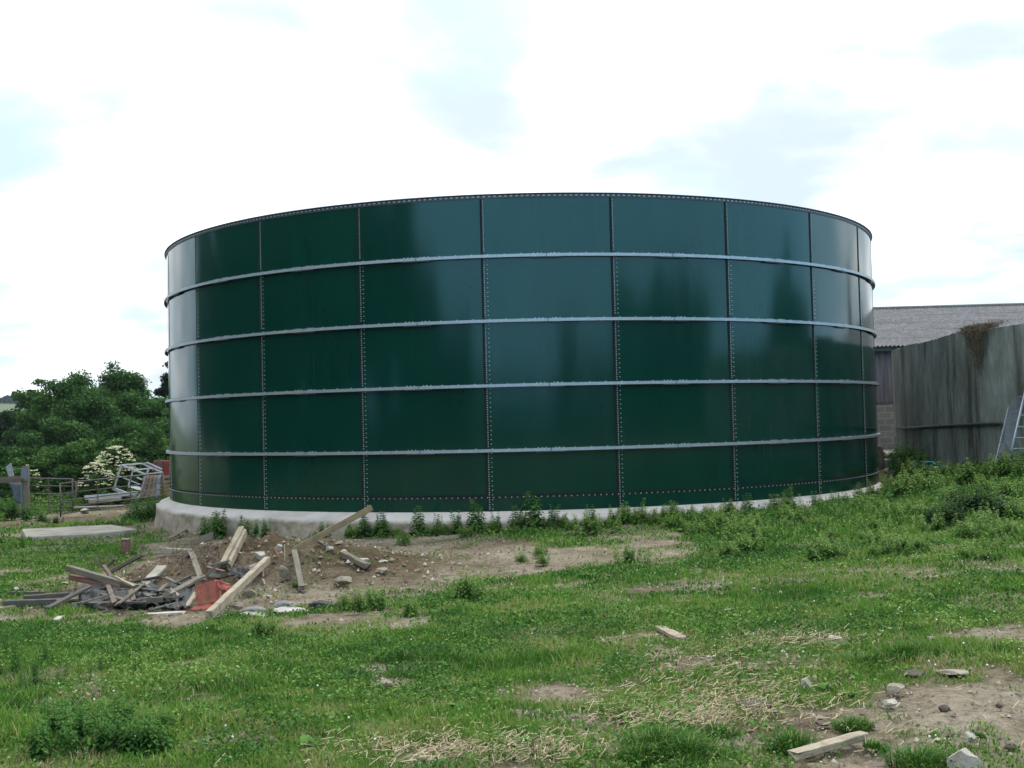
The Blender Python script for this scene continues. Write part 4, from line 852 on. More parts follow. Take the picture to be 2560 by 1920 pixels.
plank((870,750,.02), (1062,700,.07), .08, .04, W_DARK, 'dark rotten board left below the red crate', rag=.05)
plank((1195,505,.14), (1290,528,.12), .08, .04, W_RED, 'dark board with an orange-brown end above the red crate')
plank((1200,498,.12), (1315,468,.18), .10, .05, W_GREY, 'grey board at the foot of the split pale timber')
plank((1355,412,.04), (1392,426,.05), .05, .04, W_PALE, 'tiny pale offcut right of the split pale timber')
plank((1640,468,.0), (1640,372,('d',.1)), .02, .02, W_PALE, 'thin upright stick left of the raised long plank', cat='stick', name='stick')
plank((1605,446,.02), (1582,392,.12), .04, .03, W_RED, 'thin reddish lath leaning left of the upright stick', cat='stick', name='stick')
plank((1875,382,.02), (1832,354,.04), .05, .035, W_DARK, 'short dark offcut under the raised long plank')
plank((1450,576,.03), (1515,572,.03), .025, .02, W_BROWN, 'thin brown stick right of the thick pale beam', cat='stick', name='stick')
plank((1528,600,.02), (1514,572,.04), .03, .02, W_PALE, 'small pale chip below the thin brown stick', cat='stick', name='stick')
plank((1518,555,.02), (1517,520,.05), .03, .02, W_PALE, 'small pale chip above the thin brown stick', cat='stick', name='stick')
plank((1975,425,.05), (2118,498,.05), .12, .10, W_GREY, 'short round-edged log half buried at the right end of the heap', name='log', cat='log', rag=.03)
plank((60,648,.04), (255,648,.04), .06, .05, W_BROWN, 'rotten brown stick in the grass above the dark beams', cat='stick', name='stick', rag=.04)
plank((1900,322,.01), (2200,338,.01), .03, .02, W_BROWN, 'thin brown twig lying flat on the bare soil', cat='stick', name='stick')
for i, q in enumerate([((700,600,.06),(905,560,.12),.06,.03,'first'),((540,640,.05),(690,590,.10),.08,.03,'second'),((880,690,.08),(1000,655,.13),.05,.04,'third'),((1000,600,.12),(1110,545,.20),.05,.03,'fourth'),((1080,560,.14),(1190,575,.13),.06,.03,'fifth'),((950,560,.10),(1035,600,.12),.05,.03,'sixth'),((1180,560,.12),(1240,500,.2),.05,.04,'seventh'),((330,705,.03),(470,690,.05),.06,.04,'eighth')]+[((random.uniform(430, 1080),random.uniform(620, 725),.05+random.random()*.08),(random.uniform(430, 1080),random.uniform(590, 715),.07+random.random()*.1),.07,.03,ORD[8+k_]) for k_ in range(16)]):
    if isinstance(q[4], str) and i > 7:
        (x0_, y0_, l0_), (x1_, y1_, l1_) = q[0], q[1]; f_ = min(1, 150/abs(x1_-x0_+1e-3)); q = ((x0_, y0_, l0_), (x0_+(x1_-x0_)*f_, y0_+(y1_-y0_)*min(1, f_*1.5), l1_), .08, .03, q[4])
    plank(q[0], q[1], q[2], q[3], (W_DARK, W_BROWN, W_GREY)[i % 3], f'splintered dark scrap of wood in the heap, {q[4]} of the loose scraps', 'wood_scrap', 'wood scrap', rag=.05, roll=random.uniform(-.5, .5))
# stump
p = at(*z1(725, 432)); st_ = empty('fence_stump', p, label='red-brown sawn post stump with pale top at the back left of the heap', cat='stump')
sb = beam_mesh(.30, .15, .14, .0, 5); so_ = sb.build('post', W_RED, st_); so_.rotation_euler = (0, -math.pi/2, 0)
MB().box((0, 0, .304), (.12, .115, .012)).build('cut_top', CONC_PALE, st_)

def rock(p, sx, sy, sz, mt, label, name='stone', cat='stone', seed=0, rz=0, flat=11, group='stones lying about', sink=.25):
    r = random.Random(seed*7+3); bm = bmesh.new(); bmesh.ops.create_icosphere(bm, subdivisions=4, radius=1)
    pls = [(Vector((r.gauss(0, 1), r.gauss(0, 1), r.gauss(0, 1))).normalized(), r.uniform(.38, .72)) for _ in range(flat)]
    for v in bm.verts:
        for n_, d_ in pls:
            e = v.co.dot(n_)-d_
            if e > 0: v.co -= n_*e
        v.co *= 1+(float(vn(v.co.x*3+seed, v.co.y*3+v.co.z*2, seed))-.5)*.16
    for v in bm.verts: v.co = Vector((v.co.x*sx, v.co.y*sy, v.co.z*sz))
    me = bpy.data.meshes.new(name); bm.to_mesh(me); bm.free(); me.materials.append(mt); me.shade_smooth()
    o = bpy.data.objects.new(name, me); COL.objects.link(o); o.location = Vector(p)+Vector((0, 0, sz*(1-sink*2))); o.rotation_euler = (r.uniform(-.15, .15), r.uniform(-.15, .15), rz)
    e = o.modifiers.new('edges', 'EDGE_SPLIT'); e.split_angle = D2R(24)
    return tag(o, label, cat, group)
def rpx(px, py, wpx, hpx, mt, label, dz=.8, **k):
    p = at(px, py); s = depth(p)/FPX; k.setdefault('seed', int(px)); return rock(p, wpx*s/2, wpx*s/2*dz, hpx*s/2*1.1, mt, label, **k)
ROCKS = [(651,1398,38,34,STONE_PALE,'pale squared stone behind the top end of the thick beam'),(711,1448,34,44,STONE,'tan pointed stone left of the square post on the slope'),
 (596,1525,40,26,STONE,'rounded tan stone right of the foot of the thick beam'),(625,1488,40,20,STONE,'flat broken stone in the soil right of the thick beam'),(630,1426,60,24,STONE,'tan slab-like stone behind the thick beam, half covered by black sheet'),
 (859,1462,52,28,STONE,'brown lump of rubble at the right foot of the heap'),(823,1376,22,18,STONE_PALE,'small pale stone under the raised long plank'),(796,1470,12,8,STONE_PALE,'tiny pale pebble in the middle of the bare soil'),
 (697,1372,20,20,STONE_PALE,'white stone at the foot of the raised long plank'),(905,1402,34,12,STONE_PALE,'flat pale stone at the end of the half-buried log'),(862,1383,30,14,STONE_PALE,'flat pale stone above the half-buried log'),
 (912,1418,26,20,STONE,'tan stone at the lower end of the half-buried log'),(955,1432,34,20,STONE,'tan stone on the bare soil below the half-buried log'),(960,1406,28,8,STONE_PALE,'flat white stone on the bare soil'),
 (1150,1412,22,9,STONE_PALE,'flat white stone in the leaves right on the bare soil'),(785,1427,18,8,STONE_PALE,'white chip on the slope right of the square post'),(670,1492,28,8,STONE_PALE,'small flat pale stone below the flat broken stone'),
 (40,1477,24,12,STONE_PALE,'pale lump in the grass above the dark beams at left'),(165,1462,26,10,STONE,'brownish lump in the grass left of the red-stained beam'),(128,1378,10,6,STONE_PALE,'tiny pale stone in the grass left of the heap'),
 (2015,1722,36,40,STONE_PALE,'jagged pale stone with dark side on the edge of the straw'),(2036,1702,20,22,STONE,'small brown stone behind the jagged pale stone'),(2238,1730,58,34,STONE,'tan blocky stone on the bare track, the upper of two'),
 (2224,1760,46,20,STONE_PALE,'flat pale stone on the bare track below the blocky one'),(2425,1858,46,38,STONE_PALE,'square pale stone near the right edge on the track'),(2412,1930,90,110,STONE_PALE,'large pointed pale stone at the bottom right edge'),
 (2328,1604,34,22,STONE_PALE,'white chip of stone in the lush grass at right'),(2234,1574,42,10,STONE_PALE,'flat pale stone strip in the pasture, right of the straw line'),(2162,1592,30,13,STONE_PALE,'pale stone at the right end of the straw line'),
 (2088,1596,50,9,STONE_PALE,'flat pale stone in the middle of the straw line'),(1868,1616,44,10,STONE,'flat grey stone left in the straw line'),(2380,1688,92,18,STONE,'long flat grey stone at the edge of the bare track'),
 (2345,1852,20,9,STONE_PALE,'small pale stone left of the square one on the track'),(1878,1828,22,8,STONE,'small brown stone in the grass above the weathered plank'),(960,1712,60,14,STONE,'flat grey-brown stone in the pasture left of centre'),
 (478,1605,26,10,STONE,'small pinkish-grey stone in the grass below the sacks'),(690,1583,10,6,STONE_PALE,'tiny pale chip in the grass right of the sacks'),(2470,1210,28,10,STONE_PALE,'small pale stone on the bank below the leaning gate'),
 (2148,1280,34,8,STONE,'flat tan stone by the plinth at right'),(2085,1290,14,6,MUDM,'small dark stone by the plinth at right')]
for q in ROCKS: rpx(*q[:4], q[4], q[5])
for q in [(1885,1768,92,24,'long dark mud lump in the straw'),(2360,1778,30,20,'dark mud clod on the bare track, left of the smaller one'),(2498,1768,18,12,'smaller dark mud clod on the bare track'),(2528,1872,34,16,'dark mud clod near the right edge, below the others'),(2055,1812,44,8,'thin dark crust of mud above the weathered plank'),(2290,1690,60,18,'dark mud lump left of the long flat grey stone'),(968,1716,30,10,'small dark clod in the pasture left of centre'),(1395,1362,20,10,'dark clod on the bare soil before the tank')]:
    rpx(*q[:4], MUDM, q[4], name='mud_clod', cat='mud clod', group='mud clods on the ground', flat=2)
# concrete pieces in the heap
def slab(a, b, w, t, mt, label, roll=0, group='concrete pieces in the heap'): return plank(a, b, w, t, mt, label, 'concrete_block', 'concrete block', roll, .01, group=group)
slab((938,405,.10), (1092,418,.10), .10, .13, CONC, 'pale concrete post lying across the top of the heap')
slab((822,612,.05), (935,498,.10), .19, .05, CONC, 'flat concrete slab leaning on the face of the heap')
slab((322,812,.02), (352,790,.02), .10, .05, CONC_PALE, 'small white block lying alone in the grass before the heap')
slab((818,776,.0), (1062,764,.0), .16, .035, CONC_PALE, 'thin white broken slab in front of the red crate')
slab((1210,540,.06), (1270,545,.06), .10, .10, CONC, 'grey block just above the red crate')
# roots
rg = random.Random(4); mb = MB(); c0 = at(*z1(1140, 470), .05)
for i in range(85):
    a = c0+Vector((rg.gauss(0, .20), rg.gauss(0, .18), rg.uniform(-.05, .12))); d = Vector((rg.gauss(0, 1), rg.gauss(0, .7), rg.gauss(.3, .8))).normalized(); pts = [a]; L_ = rg.uniform(.12, .42)
    for k in range(5): d = (d+Vector((rg.gauss(0, .3), rg.gauss(0, .3), rg.gauss(-.12, .25)))).normalized(); pts.append(pts[-1]+d*L_/5)
    mb.tube(pts, rg.uniform(.004, .009), 5, .002)
tag(mb.build('root_tangle', TWIG, smooth=True), 'tangle of thin brown roots on the top of the rubbish heap', 'roots')
mb = MB(); c0 = at(*z1(580, 500), .05)
for i in range(14):
    a = c0+Vector((rg.gauss(0, .10), rg.gauss(0, .08), 0)); pts = [a+Vector((.14*math.cos(t*.5+i)*rg.uniform(.6, 1), rg.gauss(0, .02), .16*math.sin(t*.5))) for t in range(7)]; mb.tube(pts, .004, 4)
tag(mb.build('twig_bundle', TWIG), 'small hooped bundle of dark twigs at the left of the heap', 'twigs')
for (px, py, h_, lb) in [(1380,320,.25,'sparse dry brown weed stalks above the split pale timber'),(800,400,.22,'dry twiggy stalks right of the red-brown stump'),(1480,380,.2,'dry brown stalks behind the pale squared stone')]:
    mb = MB(); c0 = at(*z1(px, py))
    for i in range(26): a = c0+Vector((rg.gauss(0, .12), rg.gauss(0, .1), -.02)); mb.tube([a, a+Vector((rg.gauss(0, .04), 0, h_*.4)), a+Vector((rg.gauss(0, .09), rg.gauss(0, .05), h_*rg.uniform(.5, 1)))], .003, 4, .001)
    tag(mb.build('dry_stalks', TWIG), lb, 'dry stalks', 'dry stalks on the heap')
# crumpled sheets
def sheet(name, cs, nu, nv, amp, mt, thick=.004, seed=0, fr=4, label=None, cat=None, parent=None, group=None, smooth=True):
    A, B, C_, D = [Vector(c) for c in cs]; V = []; nrm = (B-A).cross(D-A).normalized()
    for j in range(nv+1):
        for i in range(nu+1):
            u, v = i/nu, j/nv; p = (A*(1-u)+B*u)*(1-v)+(D*(1-u)+C_*u)*v
            p = p+nrm*(float(fbm(u*fr+seed, v*fr+seed*2, seed, 3))-.5)*amp*2+(B-A).normalized()*(float(vn(v*5, u*2, seed+9))-.5)*amp*.8
            V.append(tuple(p))
    F = np.array([(j*(nu+1)+i, j*(nu+1)+i+1, (j+1)*(nu+1)+i+1, (j+1)*(nu+1)+i) for j in range(nv) for i in range(nu)])
    o = npmesh(name, np.array(V), [F], mt, smooth=smooth, parent=parent); s = o.modifiers.new('thickness', 'SOLIDIFY'); s.thickness = thick
    if label: tag(o, label, cat, group)
    return o
def zz(x, y, l): return at(*z1(x, y), l)
sheet('black_sheeting', [zz(420,735,.03), zz(1010,720,.03), zz(1060,600,.10), zz(480,610,.10)], 44, 16, .10, BLACKP, seed=3, fr=9, label='dark plastic sheeting spread under the boards of the heap', cat='plastic sheet')
sheet('black_sheeting', [zz(1310,560,.08), zz(1425,560,.08), zz(1440,495,.16), zz(1320,500,.16)], 16, 8, .07, BLACKP, seed=5, fr=4, label='black plastic sheet bunched behind the thick pale beam', cat='plastic sheet')
sheet('black_sheeting', [zz(930,745,.02), zz(1075,742,.02), zz(1130,600,.12), zz(1010,650,.12)], 16, 10, .07, BLACKP, seed=8, fr=5, label='dark torn sacking left of the red crate', cat='plastic sheet')
sheet('grey_rag', [zz(745,735,.02), zz(860,735,.02), zz(830,655,.16), zz(770,660,.16)], 14, 10, .08, BLACKP, seed=11, fr=4, label='dark grey rag hanging over the level beam', cat='rag')
# red crate
b0 = at(*z1(1130, 728), .02); dp = depth(b0)
def rp(x, y, e=0): return PD(*z1(x, y), dp+e)
crate = empty('plastic_crate', (0, 0, 0), label='broken red plastic mesh crate in the front of the heap', cat='crate')
crate.location = b0; off = b0
def loc(v): return Vector(v)-off
Q = [loc(rp(1138,722,0)), loc(rp(1248,700,.02)), loc(rp(1238,574,.16)), loc(rp(1124,612,.12))]; mb = MB()
def bil(u, v): return (Q[0]*(1-u)+Q[1]*u)*(1-v)+(Q[3]*(1-u)+Q[2]*u)*v+Vector((0, -.012*math.sin(u*9)-.02*math.sin(v*3), .004*math.sin(u*14+v*5)))
for i in range(15):
    for j in range(8): mb.bar(bil(i/14, j/8), bil(i/14, (j+1)/8), .0075, .005, (0, 1, 0))
for j in range(19):
    for i in range(7): mb.bar(bil(i/7, j/18), bil((i+1)/7, j/18), .0075, .005, (0, 1, 0))
mb.build('mesh_side', REDP, crate)
sheet('solid_side', [loc(rp(1248,700,.02)), loc(rp(1262,690,.12)), loc(rp(1270,585,.22)), loc(rp(1238,574,.16))], 6, 8, .012, REDP, seed=2, parent=crate, thick=.006)
sheet('torn_side', [loc(rp(1262,632,.10)), loc(rp(1325,640,.06)), loc(rp(1330,598,.12)), loc(rp(1238,572,.17))], 10, 6, .03, REDP, seed=4, fr=5, parent=crate, thick=.006)
sheet('torn_side', [loc(rp(1268,680,.10)), loc(rp(1292,672,.05)), loc(rp(1325,628,.08)), loc(rp(1285,618,.12))], 8, 6, .03, REDP, seed=6, fr=5, parent=crate, thick=.006)
sheet('crate_base', [loc(rp(1092,748,-.05)), loc(rp(1215,742,-.05)), loc(rp(1248,698,.05)), loc(rp(1138,722,.03))], 10, 6, .018, REDP, seed=7, fr=5, parent=crate, thick=.006)
sheet('plastic_shard', [rp(1058,770,-.12), rp(1092,748,-.08), rp(1055,738,-.06), rp(1020,720,-.04)], 8, 6, .014, REDP, seed=9, label='pointed red plastic shard in the grass left of the red crate', cat='plastic shard', thick=.006)
# sacks
def sack(px, py, wpx, hpx, mt, label, rz=0, seed=0):
    p = at(px, py); s = depth(p)/FPX; a, b_, c = wpx*s/2, wpx*s/2*.6, hpx*s/2; V = []; nu, nv = 36, 14
    for j in range(nv+1):
        ph = -math.pi/2+math.pi*j/nv
        for i in range(nu):
            th = 2*math.pi*i/nu; e = lambda q, n: math.copysign(abs(q)**n, q); cr = 1+(float(fbm(np.array(math.cos(th)*2+5), np.array(math.sin(th)*2+ph), seed, 3))-.5)*.55
            x = a*e(math.cos(ph), .5)*e(math.cos(th), .6)*cr; y = b_*e(math.cos(ph), .5)*e(math.sin(th), .6)*cr; z = c*e(math.sin(ph), 1.0)*(1-.6*abs(x/a)**2)*cr*(1+.25*(float(vn(np.array(x/a*5), np.array(y*20), seed))-.5))
            V.append((x, y, z))
    F = np.array([(j*nu+i, j*nu+(i+1) % nu, (j+1)*nu+(i+1) % nu, (j+1)*nu+i) for j in range(nv) for i in range(nu)])
    o = npmesh('sack', np.array(V), [F], mt, smooth=True, loc=p+Vector((0, 0, c*.7))); o.rotation_euler = (0, .05, rz); tag(o, label, 'sack', 'filled sacks before the heap')
sack(636, 1536, 64, 24, SACK, 'plump grey filled sack right of the thick beam foot', .1, 1)
sack(632, 1541, 82, 12, CONC, 'flattened pale sack under the plump grey one', .05, 2)
sack(712, 1522, 58, 22, SACK, 'blue-grey sack, second from the left before the heap', .25, 3)
sack(724, 1531, 84, 14, CONC_PALE, 'pale flattened sack in front of the blue-grey one', .12, 4)
sack(802, 1518, 62, 18, BLACKP, 'dark flat sack at the right end of the row', -.05, 5)
# concrete slab by the plinth
pts = [at(*z1(x, y), .13) for x, y in ((126,292),(150,322),(560,305),(790,280),(640,256))]
zt = sum(p.z for p in pts)/len(pts)+.0; mb = MB(); n = len(pts); vs = [(p.x, p.y, zt+random.uniform(-.003, .003)) for i, p in enumerate(pts)]+[(p.x, p.y, zt-.5) for p in pts]
mb.add(vs, [tuple(range(n)), tuple(range(n, 2*n))[::-1]]+[(i, n+i, n+(i+1) % n, (i+1) % n) for i in range(n)])
tag(mb.build('concrete_slab', simple('dusty_concrete', [(.3, (.22, .18, .14)), (.5, (.33, .29, .245)), (.75, (.42, .385, .34))], 2.2, .95, .5), bev=.02), 'flat pale concrete slab in the grass left of the plinth', 'concrete slab')
# planks on the pasture
def z4(x, y): return 1500+x*.4792, 1400+y*.4792
def pl4(a, b, w, t, mt, label, lift=.02, **k): A = z4(*a); B = z4(*b); return plank((A[0], A[1], lift), (B[0], B[1], lift), w, t, mt, label, src=True, group='planks lying in the pasture', **k)
pl4((1030,1012), (1362,918), .085, .045, W_PALE, 'weathered broken plank at the bottom right, split at its left end', .035, rag=.035)
pl4((178,262), (350,246), .06, .03, W_PALE, 'thin pale plank in the pasture, left of the touching pair')
pl4((352,224), (482,216), .07, .03, W_GREY, 'brownish plank in the pasture, right of the touching pair')
pl4((628,268), (738,252), .06, .03, W_PALE, 'small pale plank right of the touching pair in the pasture')
pl4((312,352), (428,412), .12, .04, W_PALE, 'short broad plank lying askew in the middle of the pasture')
pl4((1020,1008), (1062,1012), .07, .03, W_GREY, 'split-off end piece touching the weathered plank', .03, rag=.03)

# ---------------- gates, post, frame (left) ----------------
def gate(name, A, B, hgt, rails, verts, label, diag=None, group='tubular field gates'):
    A = Vector(A); B = Vector(B); L_ = (Vector((B.x, B.y, 0))-Vector((A.x, A.y, 0))).length; an = math.atan2(B.y-A.y, B.x-A.x); sh = (B.z-A.z)/L_
    g = empty(name, A, an, label=label, cat='gate', group=group); f = lambda x, z: (x, 0, z+sh*x)
    for x in (0, L_): MB().tube([f(x, 0), f(x, hgt)], .026, 8).build('end_post', GATE, g, smooth=True)
    for z in rails: MB().tube([f(0, z), f(L_, z)], .019 if z < rails[-1] else .026, 8).build('rail', GATE, g, smooth=True)
    for x in verts: MB().bar(f(x*L_, rails[0]-.03), f(x*L_, hgt), .035, .008, (0, 1, 0)).build('upright', GATE, g)
    if diag: MB().bar(f(diag[0]*L_, diag[1]), f(diag[2]*L_, diag[3]), .035, .008, (0, 1, 0)).build('brace', GATE, g)
    return g
def pdg(px, dep): p = PD(px, 1100, dep); return Vector((p.x, p.y, gz(p.x, p.y)))
gA = PD(151.5, 1293, 36.5); gB = PD(408, 1258, 40.5)
gate('field_gate', gA, gB, 1.10, [.10, .30, .52, .76, 1.09], [.34, .66], 'rusty tubular field gate swung towards the tank', (.62, .02, .80, .62))
gC = PD(62, 1279, 37.2); gD = PD(182, 1281, 37.2)
gate('field_gate', gC, gD, 1.12, [.08, .33, .60, .86, 1.10], [.5], 'rusty tubular field gate fixed to the timber post')
pp = PD(65, 1280, 37.0); q = empty('gate_post', (pp.x, pp.y, pp.z), label='stout timber gate post with pale grey sheet fixed to its top', cat='post')
MB().box((0, 0, .72), (.20, .18, 1.56)).build('post', W_GREY, q, bev=.01); MB().box((.02, -.11, 1.24), (.25, .02, .42)).build('top_sheet', SHEETM, q, bev=.004); MB().box((-.09, -.11, .5), (.06, .02, 1.0)).build('cover_strip', simple('green_paint', [(.3, (.08, .14, .11)), (.7, (.14, .21, .17))], 5, .7, .2), q)
pb = PD(45, 1240, 39.5); tag(MB().box((pb.x, pb.y, gz(pb.x, pb.y)+.62), (.13, .12, 1.45)).build('fence_post', W_GREY, bev=.01), 'grey fence post behind the leaning sheets', 'post')
pb = PD(192, 1235, 43); tag(MB().box((pb.x, pb.y, gz(pb.x, pb.y)+.5), (.11, .1, 1.25)).build('fence_post', W_GREY, bev=.01), 'weathered fence post between the two gates, further back', 'post')
def pts_sheet(name, pxs, dep, mt, label, cat, group=None, th=.01, e=(0, 0, 0, 0)):
    P = [PD(x*.1944, 1100+y*.1944, dep+e[i]) for i, (x, y) in enumerate(pxs)]; return sheet(name, P, 6, 8, .01, mt, thick=th, label=label, cat=cat, group=group)
pts_sheet('leaning_sheet', [(110,480),(186,470),(140,292),(68,355)], 37.5, SHEETM, 'pale grey sheet leaning behind the timber rails', 'metal sheet', 'sheets by the post', e=(0, 0, .3, .3))
pts_sheet('leaning_sheet', [(200,800),(290,830),(280,560),(112,535)], 37.3, BLUEDK, 'dark blue-grey sheet below the timber rails', 'metal sheet', 'sheets by the post', e=(0, 0, .25, .25))
pts_sheet('leaning_sheet', [(340,740),(385,740),(378,500),(330,500)], 37.45, SHEETM, 'narrow grey sheet standing behind the gate post', 'metal sheet', 'sheets by the post')
def z7(x, y, d): return PD(x*.1944, 1100+y*.1944, d)
tag(MB().bar(z7(-200,512,37.0), z7(280,478,37.0), .05, .10).build('timber_rail', W_GREY), 'upper timber rail at the left edge, ending at the post', 'rail', 'timber rails at the left edge')
tag(MB().bar(z7(-200,560,36.9), z7(300,505,36.9), .05, .09).build('timber_rail', W_BROWN), 'lower timber rail at the left edge, ending at the post', 'rail', 'timber rails at the left edge')
# white frame: tipped steel crush
fr = empty('steel_frame', z7(1620, 700, 43.5), label='tipped white steel cattle crush frame behind the gate', cat='steel frame')
fo = Vector(fr.location)
def fb(a, b, w=.055): m = MB().bar(z7(*a)-fo, z7(*b)-fo, w, w*.9, (0, 1, 0)); m.build('frame_bar', WHITEST, fr)
n_, f_ = 43.0, 44.3
for a, b, w in [((1560,322,n_),(1870,442,n_),.06),((1820,300,f_),(2085,418,f_),.055),((1560,322,n_),(1820,300,f_),.055),((1720,385,n_),(1965,362,f_),.05),((1870,442,n_),(2085,418,f_),.055),
  ((1560,322,n_),(1470,612,n_),.06),((1712,384,n_),(1650,592,n_),.05),((1905,385,n_),(1782,752,n_),.065),((1840,305,f_),(1900,290,f_),.05),((1890,290,f_),(2085,378,f_),.055),
  ((1450,622,n_),(1775,748,n_),.11),((1535,465,n_),(1800,572,n_),.035),((1760,480,f_),(1830,512,f_),.05),((1830,512,f_),(1860,470,n_),.05),((1650,605,f_),(1800,610,f_),.07),((1960,385,f_),(2030,345,f_),.05),((2085,418,f_),(2020,560,f_),.05)]:
    fb(a, b, w)
MB().bar(z7(1700,600,f_)-fo, z7(1830,640,n_+.3)-fo, .30, .02, (0, 0, 1)).build('tray', WHITEST, fr)
for i, (x0, x1, x2, x3, mt, lb) in enumerate([(1880,1925,1850,1790,W_BROWN,'first board from the left'),(1930,1975,1915,1860,W_BROWN,'second board from the left'),(1980,2015,1985,1925,W_GREY,'third board from the left'),(2018,2062,2050,1992,SHEETM,'greyest board, next to the pallets')]):
    P = [z7(x3, 752, 42.6), z7(x2, 745, 42.6), z7(x1, 450, 42.95), z7(x0, 455, 42.95)]
    sheet('leaning_board', P, 3, 6, .008, mt, thick=.03, label=f'weathered board leaning on the white frame, {lb}', cat='board', group='boards leaning on the white frame')
for i, (a, b, w, t, mt, lb) in enumerate([((1085,735,42.0),(1770,678,43.0),.12,.11,WHITEST,'long white steel beam lying on top of the pile'),((1095,752,41.8),(1650,702,42.6),.10,.10,WHITEST,'long pale beam in front on the pile'),((1140,790,41.6),(1560,752,42.2),.14,.12,CONC,'short grey beam at the bottom of the pile'),((1240,800,41.7),(1400,790,41.8),.20,.06,W_DARK,'dark board under the pile'),((930,868,40.2),(1600,845,40.8),.10,.05,CONC_PALE,'thin pale strip in the mud before the pile')]):
    tag(MB().bar(z7(*a), z7(*b), w, t).build('stacked_beam', mt, bev=.006), lb+' behind the gate', 'beam', 'beams stacked behind the gate')
P_ = z7(1100, 845, 40.5); rock(Vector((P_.x, P_.y, gz(P_.x, P_.y))), .22, .2, .16, STONE_PALE, 'pinkish pale stone behind the gate at the end of the beams', seed=12)
pal = empty('pallet', z7(2135, 700, 42.2), label='upright wooden pallet touching the tank at left', cat='pallet'); po = Vector(pal.location)
for y in (475, 540, 590, 640, 690): MB().bar(z7(2095, y, 42.0)-po, z7(2215, y-8, 42.4)-po, .02, .11).build('slat', W_NEW, pal)
for x in (2100, 2205): MB().bar(z7(x, 705, 42.15)-po, z7(x+3, 462, 42.15)-po, .09, .05, (0, 1, 0)).build('bearer', W_BROWN, pal)
tr = empty('red_trailer', z7(2090, 440, 47), label='dull red trailer side glimpsed between the frame and the tank', cat='trailer'); to = Vector(tr.location)
MB().box(Vector((.35, .4, .25)), (1.5, .8, .62)).build('body', REDPT, tr, bev=.02); MB().bar((-.1, -.05, -.5), (-.1, -.05, .62), .16, .1, (0, 1, 0)).build('corner_post', GATE, tr)
MB().box((.35, .4, -.22), (1.3, .7, .1)).build('chassis', DARKST, tr)
for x in (-.1, .8): MB().tube([(x, .0, -.45), (x, .18, -.45)], .3, 18).build('wheel', PIPEM, tr)

# ---------------- right side objects ----------------
def z3(x, y): return 2100+x*.3134, 720+y*.3134
def wp(x, y, o=.06): return wallpt(*z3(x, y), o)
mb = MB(); pt = [wp(x, y, .04) for x, y in ((450,1115),(520,1118),(600,1116),(700,1108),(800,1103),(900,1098),(1000,1094),(1100,1088),(1200,1084),(1282,1082))]
mb.tube(pt, .042, 8); e = pt[-1]; mb2 = MB().tube([e, e+Vector((.03, -.04, -.02)), e+Vector((.04, -.05, -.14)), e+Vector((.02, 0, -.42))], .034, 8)
pipe = empty('black_pipe', (0, 0, 0), label='black plastic pipe running level along the stained concrete wall', cat='pipe'); mb.build('pipe_run', PIPEM, pipe, smooth=True); mb2.build('elbow', PIPEM, pipe, smooth=True)
mb = MB()
for x, y in ((520,1118),(800,1103),(1100,1088)): c = wp(x, y, .03); mb.box(c, (.03, .05, .11))
mb.build('bracket', DARKST, pipe)
# hay clump over wall
VS = []; n0 = 0; TT = []; c0 = wp(1100, 345, .0); rg2 = np.random.default_rng(5)
for i in range(2600):
    u = rg2.normal(0, .36); hang = abs(rg2.normal(0, .34))*math.exp(-((u-.1)/.35)**2) if rg2.random() < .75 else 0
    c = c0+Vector((-.06-abs(rg2.normal(0, .06)) if hang > .03 else rg2.uniform(-.1, .15), -u*1.2, .05+abs(rg2.normal(0, .05))-hang*1.5)); l = rg2.uniform(.06, .2); d = Vector(rg2.normal(size=3)*np.array([.5, 1, .8])).normalized()*l/2
    if hang > .1: d.z *= 2.2
    s_ = d.cross(Vector((1, .3, .2))).normalized()*.004; VS += [c-d-s_, c+d-s_, c+d+s_, c-d+s_]; TT += [rg2.random()*.8]*4; n0 += 1
tag(npmesh('hay_clump', np.array([tuple(v) for v in VS]), [np.arange(n0*4).reshape(-1, 4)], leafmat('old_hay', [(0, (.07, .05, .035)), (.5, (.17, .125, .085)), (1, (.34, .28, .2))], .1, .8, .2), {'tint': np.array(TT)}), 'clump of old hay hanging over the top of the stained wall', 'hay')
# leaning mesh panel and gate
def z3p(x, y, d): return PD(*z3(x, y), d)
pm = empty('mesh_panel', z3p(1300, 1400, 24.4), label='grey wire mesh panel leaning on the stained wall at right', cat='mesh panel'); mo = Vector(pm.location)
Q = [z3p(1238,1392,24.3)-mo, z3p(1338,1442,23.7)-mo, z3p(1478,862,24.2)-mo, z3p(1362,872,25.2)-mo]
def bl2(u, v): return (Q[0]*(1-u)+Q[1]*u)*(1-v)+(Q[3]*(1-u)+Q[2]*u)*v
mb = MB()
for i in range(1, 16): mb.tube([bl2(i/16, 0), bl2(i/16, 1)], .003, 4)
for j in range(1, 54): mb.tube([bl2(0, j/54), bl2(1, j/54)], .003, 4)
WIRE = simple('mesh_wire', [(.3, (.20, .22, .28)), (.7, (.34, .37, .44))], 9, .5, .1, metal=.3)
mb.build('wire_mesh', WIRE, pm)
for j in range(1, 9): MB().tube([bl2(0, j/9), bl2(1, j/9)], .007, 5).build('cross_bar', WIRE, pm)
for a, b in (((0, 0), (0, 1)), ((1, 0), (1, 1)), ((0, 0), (1, 0)), ((0, 1), (1, 1))): MB().tube([bl2(*a), bl2(*b)], .014, 6).build('edge_bar', WIRE, pm)
lg = empty('hurdle', z3p(1340, 1440, 23.5), label='galvanised steel hurdle with level rungs leaning at the right edge', cat='hurdle'); lo = Vector(lg.location)
